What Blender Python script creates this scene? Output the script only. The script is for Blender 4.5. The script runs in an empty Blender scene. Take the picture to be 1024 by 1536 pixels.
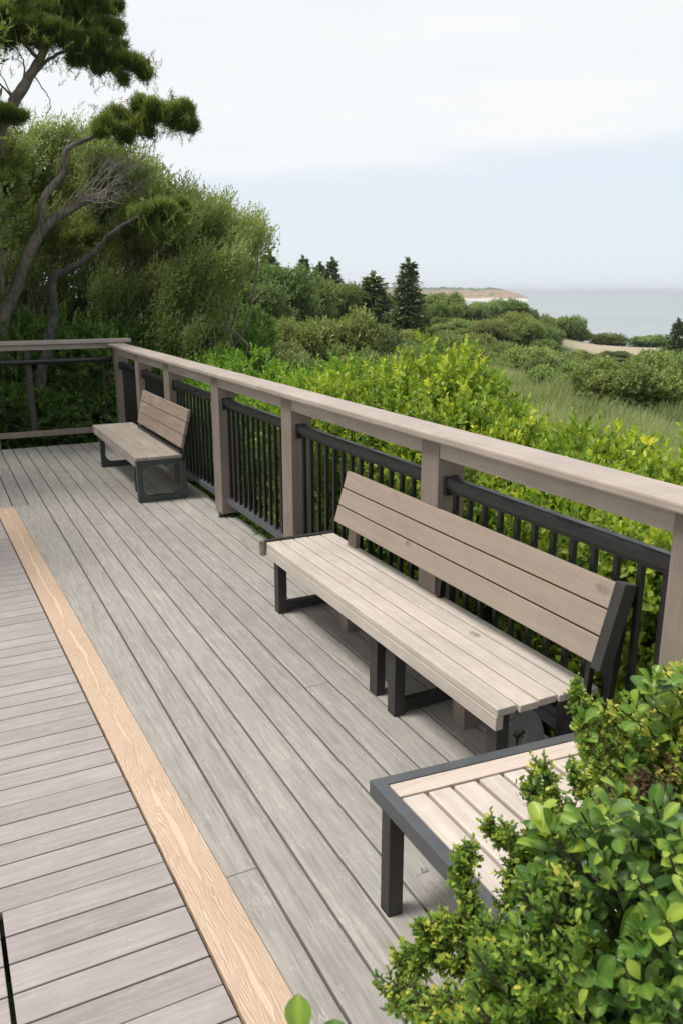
import bpy, math, random
import numpy as np
from mathutils import Vector

random.seed(7)
rng = np.random.default_rng(7)
S = bpy.context.scene
COL = S.collection
PI = math.pi

# ------------------------------------------------------------------ camera
CAM_H = 1.8
FPX = 1209.0
PITCH = math.atan(331 / FPX)
YAW = math.atan(632 / 1253.0)
cd = bpy.data.cameras.new('camera')
cam = bpy.data.objects.new('camera', cd)
COL.objects.link(cam)
S.camera = cam
cam.location = (0, 0, CAM_H)
cam.rotation_euler = (PI / 2 - PITCH, 0, -YAW)
cd.sensor_fit = 'VERTICAL'
cd.sensor_height = 36.0
cd.lens = 36.0 * FPX / 1536.0
cd.clip_start = 0.05
cd.clip_end = 60000
cd.dof.use_dof = True
cd.dof.focus_distance = 4.0
cd.dof.aperture_fstop = 9.0

# ------------------------------------------------------------------ world: hazy bright overcast
SUN_EL = math.radians(65)
SUN_AZ = math.radians(-70)          # from +Y towards +X; negative = from the left
w = bpy.data.worlds.new('World')
S.world = w
w.use_nodes = True
nt = w.node_tree
nt.nodes.clear()
def N(nt, t, **k):
    n = nt.nodes.new(t)
    for a, b in k.items():
        setattr(n, a, b)
    return n
out = N(nt, 'ShaderNodeOutputWorld')
bg = N(nt, 'ShaderNodeBackground')
bg.inputs['Strength'].default_value = 0.075
sky = N(nt, 'ShaderNodeTexSky', sky_type='NISHITA')
sky.sun_disc = False
sky.sun_elevation = SUN_EL
sky.sun_rotation = SUN_AZ
sky.air_density = 1.0
sky.dust_density = 1.0
geo = N(nt, 'ShaderNodeTexCoord')
sep = N(nt, 'ShaderNodeSeparateXYZ')
nt.links.new(geo.outputs['Generated'], sep.inputs[0])
# cloud layer: mapping squashed in height so banks lie flat
mp = N(nt, 'ShaderNodeMapping')
mp.inputs['Scale'].default_value = (1.3, 1.3, 9.0)
nt.links.new(geo.outputs['Generated'], mp.inputs[0])
no = N(nt, 'ShaderNodeTexNoise')
no.inputs['Scale'].default_value = 1.6
no.inputs['Detail'].default_value = 6
no.inputs['Roughness'].default_value = 0.55
nt.links.new(mp.outputs[0], no.inputs['Vector'])
m1 = N(nt, 'ShaderNodeMath', operation='MULTIPLY_ADD')     # height + wobble
m1.inputs[1].default_value = 0.16
nt.links.new(no.outputs['Fac'], m1.inputs[0])
nt.links.new(sep.outputs['Z'], m1.inputs[2])
r1 = N(nt, 'ShaderNodeMapRange', interpolation_type='SMOOTHSTEP')
r1.inputs['From Min'].default_value = 0.185
r1.inputs['From Max'].default_value = 0.235
r1.inputs['To Min'].default_value = 0.0
r1.inputs['To Max'].default_value = 0.93
nt.links.new(m1.outputs[0], r1.inputs['Value'])
no2 = N(nt, 'ShaderNodeTexNoise')
no2.inputs['Scale'].default_value = 2.6
no2.inputs['Detail'].default_value = 5
nt.links.new(mp.outputs[0], no2.inputs['Vector'])
cr = N(nt, 'ShaderNodeValToRGB')
cr.color_ramp.elements[0].position = 0.32
cr.color_ramp.elements[0].color = (7.9, 8.3, 8.6, 1)
cr.color_ramp.elements[1].position = 0.62
cr.color_ramp.elements[1].color = (8.5, 8.6, 8.65, 1)
nt.links.new(no2.outputs['Fac'], cr.inputs[0])
mx = N(nt, 'ShaderNodeMix', data_type='RGBA')
nt.links.new(r1.outputs[0], mx.inputs[0])
veil = N(nt, 'ShaderNodeMix', data_type='RGBA')      # thin high veil under the cloud bank
veil.inputs[0].default_value = 0.8
veil.inputs[7].default_value = (7.7, 8.4, 9.05, 1)
nt.links.new(sky.outputs[0], veil.inputs[6])
nt.links.new(veil.outputs[2], mx.inputs[6])
nt.links.new(cr.outputs[0], mx.inputs[7])
nt.links.new(mx.outputs[2], bg.inputs['Color'])
nt.links.new(bg.outputs[0], out.inputs[0])

sl = bpy.data.lights.new('sun', 'SUN')
sl.energy = 2.5
sl.angle = math.radians(14)
sl.color = (1.0, 0.96, 0.9)
so = bpy.data.objects.new('sun', sl)
COL.objects.link(so)
sd = Vector((math.sin(SUN_AZ) * math.cos(SUN_EL), math.cos(SUN_AZ) * math.cos(SUN_EL), math.sin(SUN_EL)))
so.rotation_euler = sd.to_track_quat('Z', 'Y').to_euler()
so.location = (-5, 2, 12)

S.view_settings.view_transform = 'Standard'
S.view_settings.look = 'None'
S.view_settings.exposure = 0.6
S.view_settings.gamma = 1.0
S.cycles.max_bounces = 8
S.cycles.transparent_max_bounces = 8

# ------------------------------------------------------------------ picture geometry -> world points
_F = np.array([math.sin(YAW) * math.cos(PITCH), math.cos(YAW) * math.cos(PITCH), -math.sin(PITCH)])
_R = np.array([math.cos(YAW), -math.sin(YAW), 0.0])
_U = np.cross(_R, _F)
def ray(px, py):
    return _F + _R * (px - 512) / FPX - _U * (py - 768) / FPX
def at(px, py, d):
    """point seen at (px,py) of the 1024x1536 photo, at horizontal distance d"""
    r = ray(px, py)
    return np.array([0, 0, CAM_H]) + r * (d / math.hypot(r[0], r[1]))

# ------------------------------------------------------------------ object helpers
def tag(o, label=None, cat=None, group=None, kind=None):
    if label: o['label'] = label
    if cat: o['category'] = cat
    if group: o['group'] = group
    if kind: o['kind'] = kind
    return o
def empty(name, loc, label, cat, group=None, rz=0):
    o = bpy.data.objects.new(name, None)
    COL.objects.link(o)
    o.location = loc
    o.rotation_euler = (0, 0, rz)
    o.empty_display_size = 0.1
    return tag(o, label, cat, group)
def link(name, me, parent=None):
    o = bpy.data.objects.new(name, me)
    COL.objects.link(o)
    if parent: o.parent = parent
    return o
def copy_tree(o, parent=None):
    c = o.copy()
    COL.objects.link(c)
    c.parent = parent
    for ch in o.children:
        copy_tree(ch, c)
    return c

class MB:
    """collects boxes, prisms and tubes into one mesh"""
    def __init__(s): s.v, s.f = [], []
    def add(s, vs, fs):
        b = len(s.v)
        s.v += [tuple(p) for p in vs]
        s.f += [tuple(i + b for i in f) for f in fs]
    def box(s, x0, x1, y0, y1, z0, z1):
        s.add([(x0,y0,z0),(x1,y0,z0),(x1,y1,z0),(x0,y1,z0),(x0,y0,z1),(x1,y0,z1),(x1,y1,z1),(x0,y1,z1)],
              [(0,3,2,1),(4,5,6,7),(0,1,5,4),(1,2,6,5),(2,3,7,6),(3,0,4,7)])
        return s
    def prism(s, pts, a, b):
        """pts: four corner lists at y=a and y=b in (x,z)"""
        n = len(pts)
        s.add([(x, a, z) for x, z in pts] + [(x, b, z) for x, z in pts],
              [tuple(range(n)), tuple(range(2*n-1, n-1, -1))] + [(i, i+n, (i+1) % n + n, (i+1) % n) for i in range(n)])
        return s
    def ring(s, outer, inner, a, b):
        """frame in the xz-plane between two loops with the same point count, extruded from y=a to y=b"""
        n = len(outer)
        vs = [(x, a, z) for x, z in outer] + [(x, a, z) for x, z in inner] + [(x, b, z) for x, z in outer] + [(x, b, z) for x, z in inner]
        fs = []
        for i in range(n):
            j = (i + 1) % n
            fs += [(i, j, n+j, n+i), (2*n+i, 3*n+i, 3*n+j, 2*n+j), (i, 2*n+i, 2*n+j, j), (n+i, n+j, 3*n+j, 3*n+i)]
        s.add(vs, fs)
        return s
    def slab(s, quad, z0, z1):
        s.add([(x, y, z0) for x, y in quad] + [(x, y, z1) for x, y in quad],
              [(3,2,1,0),(4,5,6,7),(0,1,5,4),(1,2,6,5),(2,3,7,6),(3,0,4,7)])
        return s
    def tube(s, pts, rad, k=8):
        V, Q = tube_np(pts, rad, k)
        s.add(V, Q)
        return s
    def build(s, name, m, parent=None, bevel=0.0, smooth=False):
        me = bpy.data.meshes.new(name)
        me.from_pydata(s.v, [], s.f)
        me.materials.append(m)
        if smooth:
            me.polygons.foreach_set('use_smooth', [True] * len(me.polygons))
        me.update()
        o = link(name, me, parent)
        if bevel:
            bm = o.modifiers.new('bevel', 'BEVEL')
            bm.width = bevel
            bm.segments = 2
            bm.limit_method = 'ANGLE'
            bm.angle_limit = math.radians(40)
        return o

def tube_np(pts, rad, k=8):
    pts = np.asarray(pts, float)
    n = len(pts)
    rad = np.broadcast_to(np.asarray(rad, float), (n,))
    T = np.gradient(pts, axis=0)
    T /= np.linalg.norm(T, axis=1)[:, None] + 1e-9
    ref = np.array([0, 0, 1.0]) if abs(T[0][2]) < 0.8 else np.array([1.0, 0, 0])
    V = []
    A = np.cross(T[0], ref); A /= np.linalg.norm(A)
    for i in range(n):
        A = A - T[i] * (A @ T[i]); A /= np.linalg.norm(A) + 1e-9
        B = np.cross(T[i], A)
        for j in range(k):
            t = 2 * PI * j / k
            V.append(pts[i] + rad[i] * (A * math.cos(t) + B * math.sin(t)))
    Q = []
    for i in range(n - 1):
        for j in range(k):
            Q.append((i*k+j, i*k+(j+1) % k, (i+1)*k+(j+1) % k, (i+1)*k+j))
    return V, Q
def smooth_path(pts, m=5):
    """Catmull-Rom through the points"""
    p = [np.asarray(q, float) for q in pts]
    p = [2*p[0]-p[1]] + p + [2*p[-1]-p[-2]]
    o = []
    for i in range(1, len(p) - 2):
        for t in np.linspace(0, 1, m, endpoint=False):
            o.append(0.5*((2*p[i]) + (-p[i-1]+p[i+1])*t + (2*p[i-1]-5*p[i]+4*p[i+1]-p[i+2])*t*t + (-p[i-1]+3*p[i]-3*p[i+1]+p[i+2])*t**3))
    o.append(p[-2])
    return np.array(o)

def mesh_np(name, V, Q, mats, tint=None, smooth=False):
    V = np.asarray(V, np.float32); Q = np.asarray(Q, np.int32)
    me = bpy.data.meshes.new(name)
    me.vertices.add(len(V)); me.vertices.foreach_set('co', V.ravel())
    k = Q.shape[1]
    me.loops.add(Q.size); me.loops.foreach_set('vertex_index', Q.ravel())
    me.polygons.add(len(Q))
    me.polygons.foreach_set('loop_start', np.arange(0, Q.size, k, dtype=np.int32))
    me.polygons.foreach_set('loop_total', np.full(len(Q), k, np.int32))
    if smooth: me.polygons.foreach_set('use_smooth', np.ones(len(Q), bool))
    if tint is not None:
        a = me.attributes.new('tint', 'FLOAT', 'POINT')
        a.data.foreach_set('value', np.asarray(tint, np.float32))
    for m in (mats if isinstance(mats, (list, tuple)) else [mats]): me.materials.append(m)
    me.update(calc_edges=True)
    me.validate()
    return me

# ------------------------------------------------------------------ materials
def new_mat(name):
    m = bpy.data.materials.new(name)
    m.use_nodes = True
    nt = m.node_tree
    b = nt.nodes['Principled BSDF']
    return m, nt, b
def ramp(nt, stops, src=None):
    r = N(nt, 'ShaderNodeValToRGB')
    e = r.color_ramp.elements
    while len(e) < len(stops): e.new(0.5)
    for i, (p, c) in enumerate(stops):
        e[i].position = p
        e[i].color = (*c, 1)
    if src is not None: nt.links.new(src, r.inputs[0])
    return r.outputs[0]
def noise(nt, vec, scale, detail=4, rough=0.5, dist=0.0, out='Fac'):
    n = N(nt, 'ShaderNodeTexNoise')
    n.inputs['Scale'].default_value = scale
    n.inputs['Detail'].default_value = detail
    n.inputs['Roughness'].default_value = rough
    n.inputs['Distortion'].default_value = dist
    if vec is not None: nt.links.new(vec, n.inputs['Vector'])
    return n.outputs[out]
def mapping(nt, vec, scale, loc=None):
    m = N(nt, 'ShaderNodeMapping')
    m.inputs['Scale'].default_value = scale
    nt.links.new(vec, m.inputs[0])
    if loc is not None: nt.links.new(loc, m.inputs['Location'])
    return m.outputs[0]
def math_(nt, op, a, b=None, clamp=False):
    n = N(nt, 'ShaderNodeMath', operation=op, use_clamp=clamp)
    for i, x in enumerate((a, b)):
        if x is None: continue
        if isinstance(x, (int, float)): n.inputs[i].default_value = x
        else: nt.links.new(x, n.inputs[i])
    return n.outputs[0]
def mix(nt, fac, a, b, mode='MIX'):
    n = N(nt, 'ShaderNodeMix', data_type='RGBA', blend_type=mode)
    for i, x in ((0, fac), (6, a), (7, b)):
        if isinstance(x, (int, float)): n.inputs[i].default_value = x
        elif isinstance(x, tuple): n.inputs[i].default_value = (*x, 1)
        else: nt.links.new(x, n.inputs[i])
    return n.outputs[2]
def sstep(nt, v, a, b, lo=0.0, hi=1.0):
    r = N(nt, 'ShaderNodeMapRange', interpolation_type='SMOOTHSTEP')
    for k, x in (('From Min', a), ('From Max', b), ('To Min', lo), ('To Max', hi)):
        r.inputs[k].default_value = x
    nt.links.new(v, r.inputs['Value'])
    return r.outputs[0]

def wood(name, axis, dark, light, streak=None, grain=1.0, vary=0.12, rough=0.6, blotch=0.12, knots=False, cathedral=None, emboss=0.0):
    """board material: fine fibres along an axis, tone by board, blotches, optional knots, embossed strokes"""
    m, nt, b = new_mat(name)
    tc = N(nt, 'ShaderNodeTexCoord').outputs['Object']
    gi = N(nt, 'ShaderNodeNewGeometry')
    rnd = gi.outputs['Random Per Island']
    off = N(nt, 'ShaderNodeCombineXYZ')
    for i in range(3): nt.links.new(math_(nt, 'MULTIPLY', rnd, 37.0 + 11 * i), off.inputs[i])
    ad = N(nt, 'ShaderNodeVectorMath', operation='ADD')
    nt.links.new(tc, ad.inputs[0]); nt.links.new(off.outputs[0], ad.inputs[1])
    vec = ad.outputs[0]
    s = [1.0, 1.0, 1.0]; s[axis] = 0.06
    fine = noise(nt, mapping(nt, vec, tuple(x * 130 * grain for x in s)), 1.0, 3, 0.6)
    s2 = [1.0, 1.0, 1.0]; s2[axis] = 0.055
    mid = noise(nt, mapping(nt, vec, tuple(x * 62 * grain for x in s2)), 1.0, 5, 0.6, 0.5)
    big = noise(nt, vec, 2.3, 5, 0.6)
    small = noise(nt, vec, 14.0, 4, 0.6)
    f = math_(nt, 'MULTIPLY', fine, 0.35)
    f = math_(nt, 'ADD', f, math_(nt, 'MULTIPLY', mid, 0.65))
    col = ramp(nt, [(0.30, dark), (0.66, light)], f)
    # board to board tone
    v = math_(nt, 'MULTIPLY_ADD', rnd, vary * 2)
    nt.nodes[-1].inputs[2].default_value = 1.0 - vary
    col = mix(nt, 1.0, col, v, 'MULTIPLY')
    bl = sstep(nt, big, 0.35, 0.7, 1.0 - blotch, 1.0 + blotch)
    col = mix(nt, 1.0, col, bl, 'MULTIPLY')
    sm = sstep(nt, small, 0.3, 0.72, 1.0 - blotch * 0.5, 1.0 + blotch * 0.4)
    col = mix(nt, 1.0, col, sm, 'MULTIPLY')
    h = f
    if emboss:
        # short pale broken strokes of the pressed grain
        s3 = [1.0, 1.0, 1.0]; s3[axis] = 0.16
        e1 = noise(nt, mapping(nt, vec, tuple(x * 60 for x in s3)), 1.0, 2, 0.5, 1.2)
        ridge = math_(nt, 'ABSOLUTE', math_(nt, 'SUBTRACT', e1, 0.5))
        line = sstep(nt, ridge, 0.006, 0.030, 1.0, 0.0)
        brk = sstep(nt, noise(nt, mapping(nt, vec, tuple(x * 9 for x in (1, 1, 1))), 1.0, 4, 0.65), 0.42, 0.62)
        line = math_(nt, 'MULTIPLY', line, brk)
        col = mix(nt, math_(nt, 'MULTIPLY', line, emboss), col, streak or (0.6, 0.58, 0.55))
        h = math_(nt, 'ADD', h, math_(nt, 'MULTIPLY', line, 0.35))
    if cathedral:
        s4 = [1.0, 1.0, 1.0]; s4[axis] = 0.11
        c = noise(nt, mapping(nt, vec, tuple(x * 7.5 for x in s4)), 1.0, 2.5, 0.45, 0.35)
        ph = math_(nt, 'MULTIPLY', c, 150.0)
        sn = math_(nt, 'SINE', ph)
        ln = sstep(nt, sn, 0.15, 0.95)
        wv = math_(nt, 'MULTIPLY', ln, sstep(nt, mid, 0.3, 0.6, 0.35, 1.0))
        col = mix(nt, math_(nt, 'MULTIPLY', wv, 0.75), col, cathedral)
        h = math_(nt, 'SUBTRACT', h, math_(nt, 'MULTIPLY', wv, 0.5))
    if knots:
        vo = N(nt, 'ShaderNodeTexVoronoi')
        s5 = [1.0, 1.0, 1.0]; s5[axis] = 0.45
        vo.inputs['Scale'].default_value = 1.0
        nt.links.new(mapping(nt, vec, tuple(x * 5.0 for x in s5)), vo.inputs['Vector'])
        kd = sstep(nt, vo.outputs['Distance'], 0.05, 0.11, 1.0, 0.0)
        sepc = N(nt, 'ShaderNodeSeparateColor'); nt.links.new(vo.outputs['Color'], sepc.inputs[0])
        on = math_(nt, 'GREATER_THAN', sepc.outputs[0], 0.62)
        kd = math_(nt, 'MULTIPLY', math_(nt, 'MULTIPLY', kd, on), sstep(nt, small, 0.35, 0.6, 0.3, 0.9))
        col = mix(nt, kd, col, tuple(x * 0.45 for x in dark))
    nt.links.new(col, b.inputs['Base Color'])
    b.inputs['Roughness'].default_value = rough
    b.inputs['Specular IOR Level'].default_value = 0.35
    bp = N(nt, 'ShaderNodeBump')
    bp.inputs['Strength'].default_value = 0.35
    bp.inputs['Distance'].default_value = 0.0025
    nt.links.new(h, bp.inputs['Height'])
    nt.links.new(bp.outputs[0], b.inputs['Normal'])
    return m

def metal(name, col, rough=0.45, spec=0.5):
    m, nt, b = new_mat(name)
    tc = N(nt, 'ShaderNodeTexCoord').outputs['Object']
    n1 = noise(nt, tc, 6.0, 6, 0.65)
    n2 = noise(nt, tc, 140.0, 2, 0.5)
    c = ramp(nt, [(0.3, tuple(x * 0.8 for x in col)), (0.75, tuple(x * 1.35 + 0.004 for x in col))], n1)
    nt.links.new(c, b.inputs['Base Color'])
    nt.links.new(sstep(nt, n1, 0.3, 0.7, rough - 0.08, rough + 0.15), b.inputs['Roughness'])
    b.inputs['Specular IOR Level'].default_value = spec
    bp = N(nt, 'ShaderNodeBump')
    bp.inputs['Strength'].default_value = 0.12
    bp.inputs['Distance'].default_value = 0.001
    nt.links.new(n2, bp.inputs['Height'])
    nt.links.new(bp.outputs[0], b.inputs['Normal'])
    return m

def leaf_mat(name, stops, trans=0.35, rough=0.5, var=0.35, spec=0.4):
    """foliage: colour from the 'tint' attribute, leaf-to-leaf variation, light passing through"""
    m, nt, b = new_mat(name)
    at_ = N(nt, 'ShaderNodeAttribute', attribute_name='tint').outputs['Fac']
    gi = N(nt, 'ShaderNodeNewGeometry')
    rnd = gi.outputs['Random Per Island']
    oi = N(nt, 'ShaderNodeObjectInfo')
    t = math_(nt, 'ADD', at_, math_(nt, 'MULTIPLY', math_(nt, 'SUBTRACT', rnd, 0.5), var), True)
    col = ramp(nt, stops, t)
    col = mix(nt, 1.0, col, oi.outputs['Color'], 'MULTIPLY')
    nt.links.new(col, b.inputs['Base Color'])
    b.inputs['Roughness'].default_value = rough
    b.inputs['Specular IOR Level'].default_value = spec
    tr = N(nt, 'ShaderNodeBsdfTranslucent')
    tc = mix(nt, 1.0, col, (1.25, 1.3, 0.55), 'MULTIPLY')
    nt.links.new(tc, tr.inputs['Color'])
    ms = N(nt, 'ShaderNodeMixShader')
    ms.inputs[0].default_value = trans
    nt.links.new(b.outputs[0], ms.inputs[1]); nt.links.new(tr.outputs[0], ms.inputs[2])
    nt.links.new(ms.outputs[0], nt.nodes['Material Output'].inputs['Surface'])
    return m

def bark_mat(name, a, c):
    m, nt, b = new_mat(name)
    tc = N(nt, 'ShaderNodeTexCoord').outputs['Object']
    n1 = noise(nt, mapping(nt, tc, (26, 26, 7)), 1.0, 6, 0.7, 0.5)
    n2 = noise(nt, tc, 2.5, 3, 0.5)
    nt.links.new(mix(nt, 1.0, ramp(nt, [(0.35, a), (0.65, c)], n1), sstep(nt, n2, 0.3, 0.7, 0.7, 1.2), 'MULTIPLY'), b.inputs['Base Color'])
    b.inputs['Roughness'].default_value = 0.9
    bp = N(nt, 'ShaderNodeBump'); bp.inputs['Strength'].default_value = 0.8; bp.inputs['Distance'].default_value = 0.02
    nt.links.new(n1, bp.inputs['Height']); nt.links.new(bp.outputs[0], b.inputs['Normal'])
    return m

M = {}
M['deck'] = wood('deck_boards', 1, (0.200, 0.184, 0.166), (0.365, 0.340, 0.310), (0.52, 0.49, 0.45), vary=0.07, rough=0.62, blotch=0.05, emboss=0.36)
M['walk'] = wood('boardwalk_boards', 0, (0.245, 0.212, 0.201), (0.352, 0.313, 0.298), (0.52, 0.47, 0.44), vary=0.08, rough=0.62, blotch=0.05, emboss=0.32)
def border_mat():
    m, nt, b = new_mat('border_board')
    tc = N(nt, 'ShaderNodeTexCoord').outputs['Object']
    sp = N(nt, 'ShaderNodeSeparateXYZ'); nt.links.new(tc, sp.inputs[0])
    u = math_(nt, 'ADD', sp.outputs['X'], math_(nt, 'MULTIPLY', sp.outputs['Y'], 0.0273))
    u = math_(nt, 'SUBTRACT', u, 0.635)
    wob = noise(nt, mapping(nt, tc, (2.0, 1.6, 1)), 1.0, 2, 0.5)
    u = math_(nt, 'ADD', u, math_(nt, 'MULTIPLY', math_(nt, 'SUBTRACT', wob, 0.5), 0.055))
    au = math_(nt, 'ABSOLUTE', u)
    n1 = noise(nt, mapping(nt, tc, (17, 2.6, 1)), 1.0, 3, 0.5, 0.5)
    n2 = noise(nt, mapping(nt, tc, (60, 9.0, 1)), 1.0, 3, 0.6)
    d = math_(nt, 'ADD', au, math_(nt, 'MULTIPLY', math_(nt, 'SUBTRACT', n1, 0.46), 0.060))
    d2 = math_(nt, 'ADD', d, math_(nt, 'MULTIPLY', math_(nt, 'SUBTRACT', n2, 0.5), 0.004))
    side = sstep(nt, math_(nt, 'SINE', math_(nt, 'MULTIPLY', d2, 900.0)), -0.2, 0.95)
    core = sstep(nt, d, 0.006, 0.011, 1.0, 0.0)
    rim = math_(nt, 'MULTIPLY', sstep(nt, d, 0.004, 0.009), sstep(nt, d, 0.010, 0.016, 1.0, 0.0))
    big = noise(nt, mapping(nt, tc, (3, 1.2, 1)), 1.0, 4, 0.6)
    base = ramp(nt, [(0.3, (0.46, 0.325, 0.225)), (0.7, (0.56, 0.42, 0.31))], big)
    fine = noise(nt, mapping(nt, tc, (260, 14, 1)), 1.0, 2, 0.6)
    base = mix(nt, 1.0, base, sstep(nt, fine, 0.3, 0.7, 0.90, 1.08), 'MULTIPLY')
    c = mix(nt, math_(nt, 'MULTIPLY', math_(nt, 'MULTIPLY', side, 0.55), math_(nt, 'SUBTRACT', 1.0, core)), base, (0.30, 0.205, 0.135))
    c = mix(nt, math_(nt, 'MULTIPLY', rim, 0.55), c, (0.38, 0.245, 0.155))
    c = mix(nt, math_(nt, 'MULTIPLY', core, 0.5), c, (0.60, 0.47, 0.36))
    nt.links.new(c, b.inputs['Base Color']); b.inputs['Roughness'].default_value = 0.6
    bp = N(nt, 'ShaderNodeBump'); bp.inputs['Strength'].default_value = 0.4; bp.inputs['Distance'].default_value = 0.002
    nt.links.new(math_(nt, 'SUBTRACT', 1.0, side), bp.inputs['Height']); nt.links.new(bp.outputs[0], b.inputs['Normal'])
    return m
M['border'] = border_mat()
M['seat'] = wood('bench_seat_boards', 1, (0.40, 0.345, 0.295), (0.545, 0.485, 0.425), (0.30, 0.26, 0.22), vary=0.05, rough=0.55, blotch=0.07, knots=True, emboss=0.3)
M['back'] = wood('bench_back_boards', 1, (0.265, 0.210, 0.167), (0.318, 0.255, 0.206), vary=0.035, rough=0.5, blotch=0.04, knots=True, grain=0.7)
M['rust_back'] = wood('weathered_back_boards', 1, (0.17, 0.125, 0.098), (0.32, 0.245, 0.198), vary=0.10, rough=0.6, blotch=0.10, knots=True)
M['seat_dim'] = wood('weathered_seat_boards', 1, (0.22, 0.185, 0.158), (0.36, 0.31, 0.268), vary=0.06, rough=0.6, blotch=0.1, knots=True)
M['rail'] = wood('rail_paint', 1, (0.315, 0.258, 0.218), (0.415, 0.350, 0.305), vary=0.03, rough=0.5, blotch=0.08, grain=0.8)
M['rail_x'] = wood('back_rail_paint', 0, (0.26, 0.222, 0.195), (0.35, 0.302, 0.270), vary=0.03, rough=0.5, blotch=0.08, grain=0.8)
M['post'] = wood('post_paint', 2, (0.185, 0.148, 0.122), (0.250, 0.202, 0.170), vary=0.05, rough=0.5, blotch=0.08, grain=0.9)
M['table'] = wood('table_boards_across', 1, (0.44, 0.375, 0.32), (0.575, 0.51, 0.455), vary=0.06, rough=0.55, blotch=0.07, grain=0.7)
M['table_x'] = wood('table_edge_board', 0, (0.44, 0.36, 0.30), (0.60, 0.505, 0.43), vary=0.04, rough=0.55, blotch=0.07, grain=0.7, knots=True)
M['black'] = metal('black_painted_metal', (0.008, 0.008, 0.0085), 0.36)
M['steel'] = metal('charcoal_metal', (0.026, 0.024, 0.022), 0.5)
M['blue_steel'] = metal('slate_metal', (0.062, 0.067, 0.074), 0.42)
M['greenish'] = metal('dark_green_grey_metal', (0.036, 0.042, 0.040), 0.5)
M['galv'] = metal('grey_plate', (0.20, 0.205, 0.21), 0.5)
M['bark'] = bark_mat('grey_bark', (0.09, 0.075, 0.06), (0.27, 0.23, 0.195))
M['bark_dark'] = bark_mat('dark_bark', (0.03, 0.028, 0.026), (0.10, 0.09, 0.08))
M['twig'] = bark_mat('twig_bark', (0.06, 0.045, 0.03), (0.15, 0.11, 0.075))
M['bare_twig'] = bark_mat('bare_grey_twigs', (0.17, 0.15, 0.13), (0.33, 0.30, 0.27))

M['leaf_bright'] = leaf_mat('bright_leaves', [(0.0, (0.050, 0.105, 0.012)), (0.40, (0.140, 0.228, 0.028)), (0.72, (0.30, 0.39, 0.055)), (0.96, (0.50, 0.56, 0.05)), (1.0, (0.66, 0.58, 0.05))], 0.4)
M['leaf_mid'] = leaf_mat('mid_green_leaves', [(0.0, (0.030, 0.070, 0.014)), (0.5, (0.080, 0.155, 0.028)), (1.0, (0.19, 0.29, 0.06))], 0.35)
M['leaf_olive'] = leaf_mat('olive_scrub_leaves', [(0.0, (0.082, 0.108, 0.034)), (0.5, (0.155, 0.204, 0.064)), (1.0, (0.26, 0.315, 0.11))], 0.3, 0.6)
M['leaf_grey'] = leaf_mat('grey_green_leaves', [(0.0, (0.120, 0.155, 0.062)), (0.5, (0.245, 0.300, 0.120)), (1.0, (0.38, 0.43, 0.20))], 0.45, 0.5)
M['needle'] = leaf_mat('pine_needles', [(0.0, (0.055, 0.088, 0.026)), (0.5, (0.150, 0.200, 0.052)), (0.92, (0.28, 0.33, 0.09)), (1.0, (0.32, 0.36, 0.10))], 0.35, 0.5)
M['fir'] = leaf_mat('fir_needles', [(0.0, (0.060, 0.100, 0.048)), (1.0, (0.170, 0.225, 0.095))], 0.25, 0.6)
M['leaf_broad'] = leaf_mat('broad_glossy_leaves', [(0.0, (0.022, 0.060, 0.012)), (0.4, (0.070, 0.150, 0.028)), (0.75, (0.150, 0.265, 0.042)), (1.0, (0.34, 0.44, 0.06))], 0.32, 0.38, 0.5, 0.5)
M['leaf_small'] = leaf_mat('small_crisp_leaves', [(0.0, (0.040, 0.090, 0.014)), (0.5, (0.125, 0.225, 0.034)), (0.85, (0.31, 0.41, 0.06)), (1.0, (0.60, 0.56, 0.10))], 0.35, 0.42, 0.5)
M['leaf_brown'] = leaf_mat('dry_brown_leaves', [(0.0, (0.07, 0.035, 0.022)), (0.6, (0.17, 0.085, 0.05)), (1.0, (0.34, 0.22, 0.10))], 0.25, 0.7)
M['flower_red'] = leaf_mat('red_tips', [(0.0, (0.35, 0.03, 0.03)), (1.0, (0.65, 0.10, 0.08))], 0.3, 0.6)
M['grass'] = leaf_mat('dune_grass', [(0.0, (0.15, 0.195, 0.075)), (0.5, (0.29, 0.335, 0.15)), (1.0, (0.42, 0.45, 0.22))], 0.35, 0.6)

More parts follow.
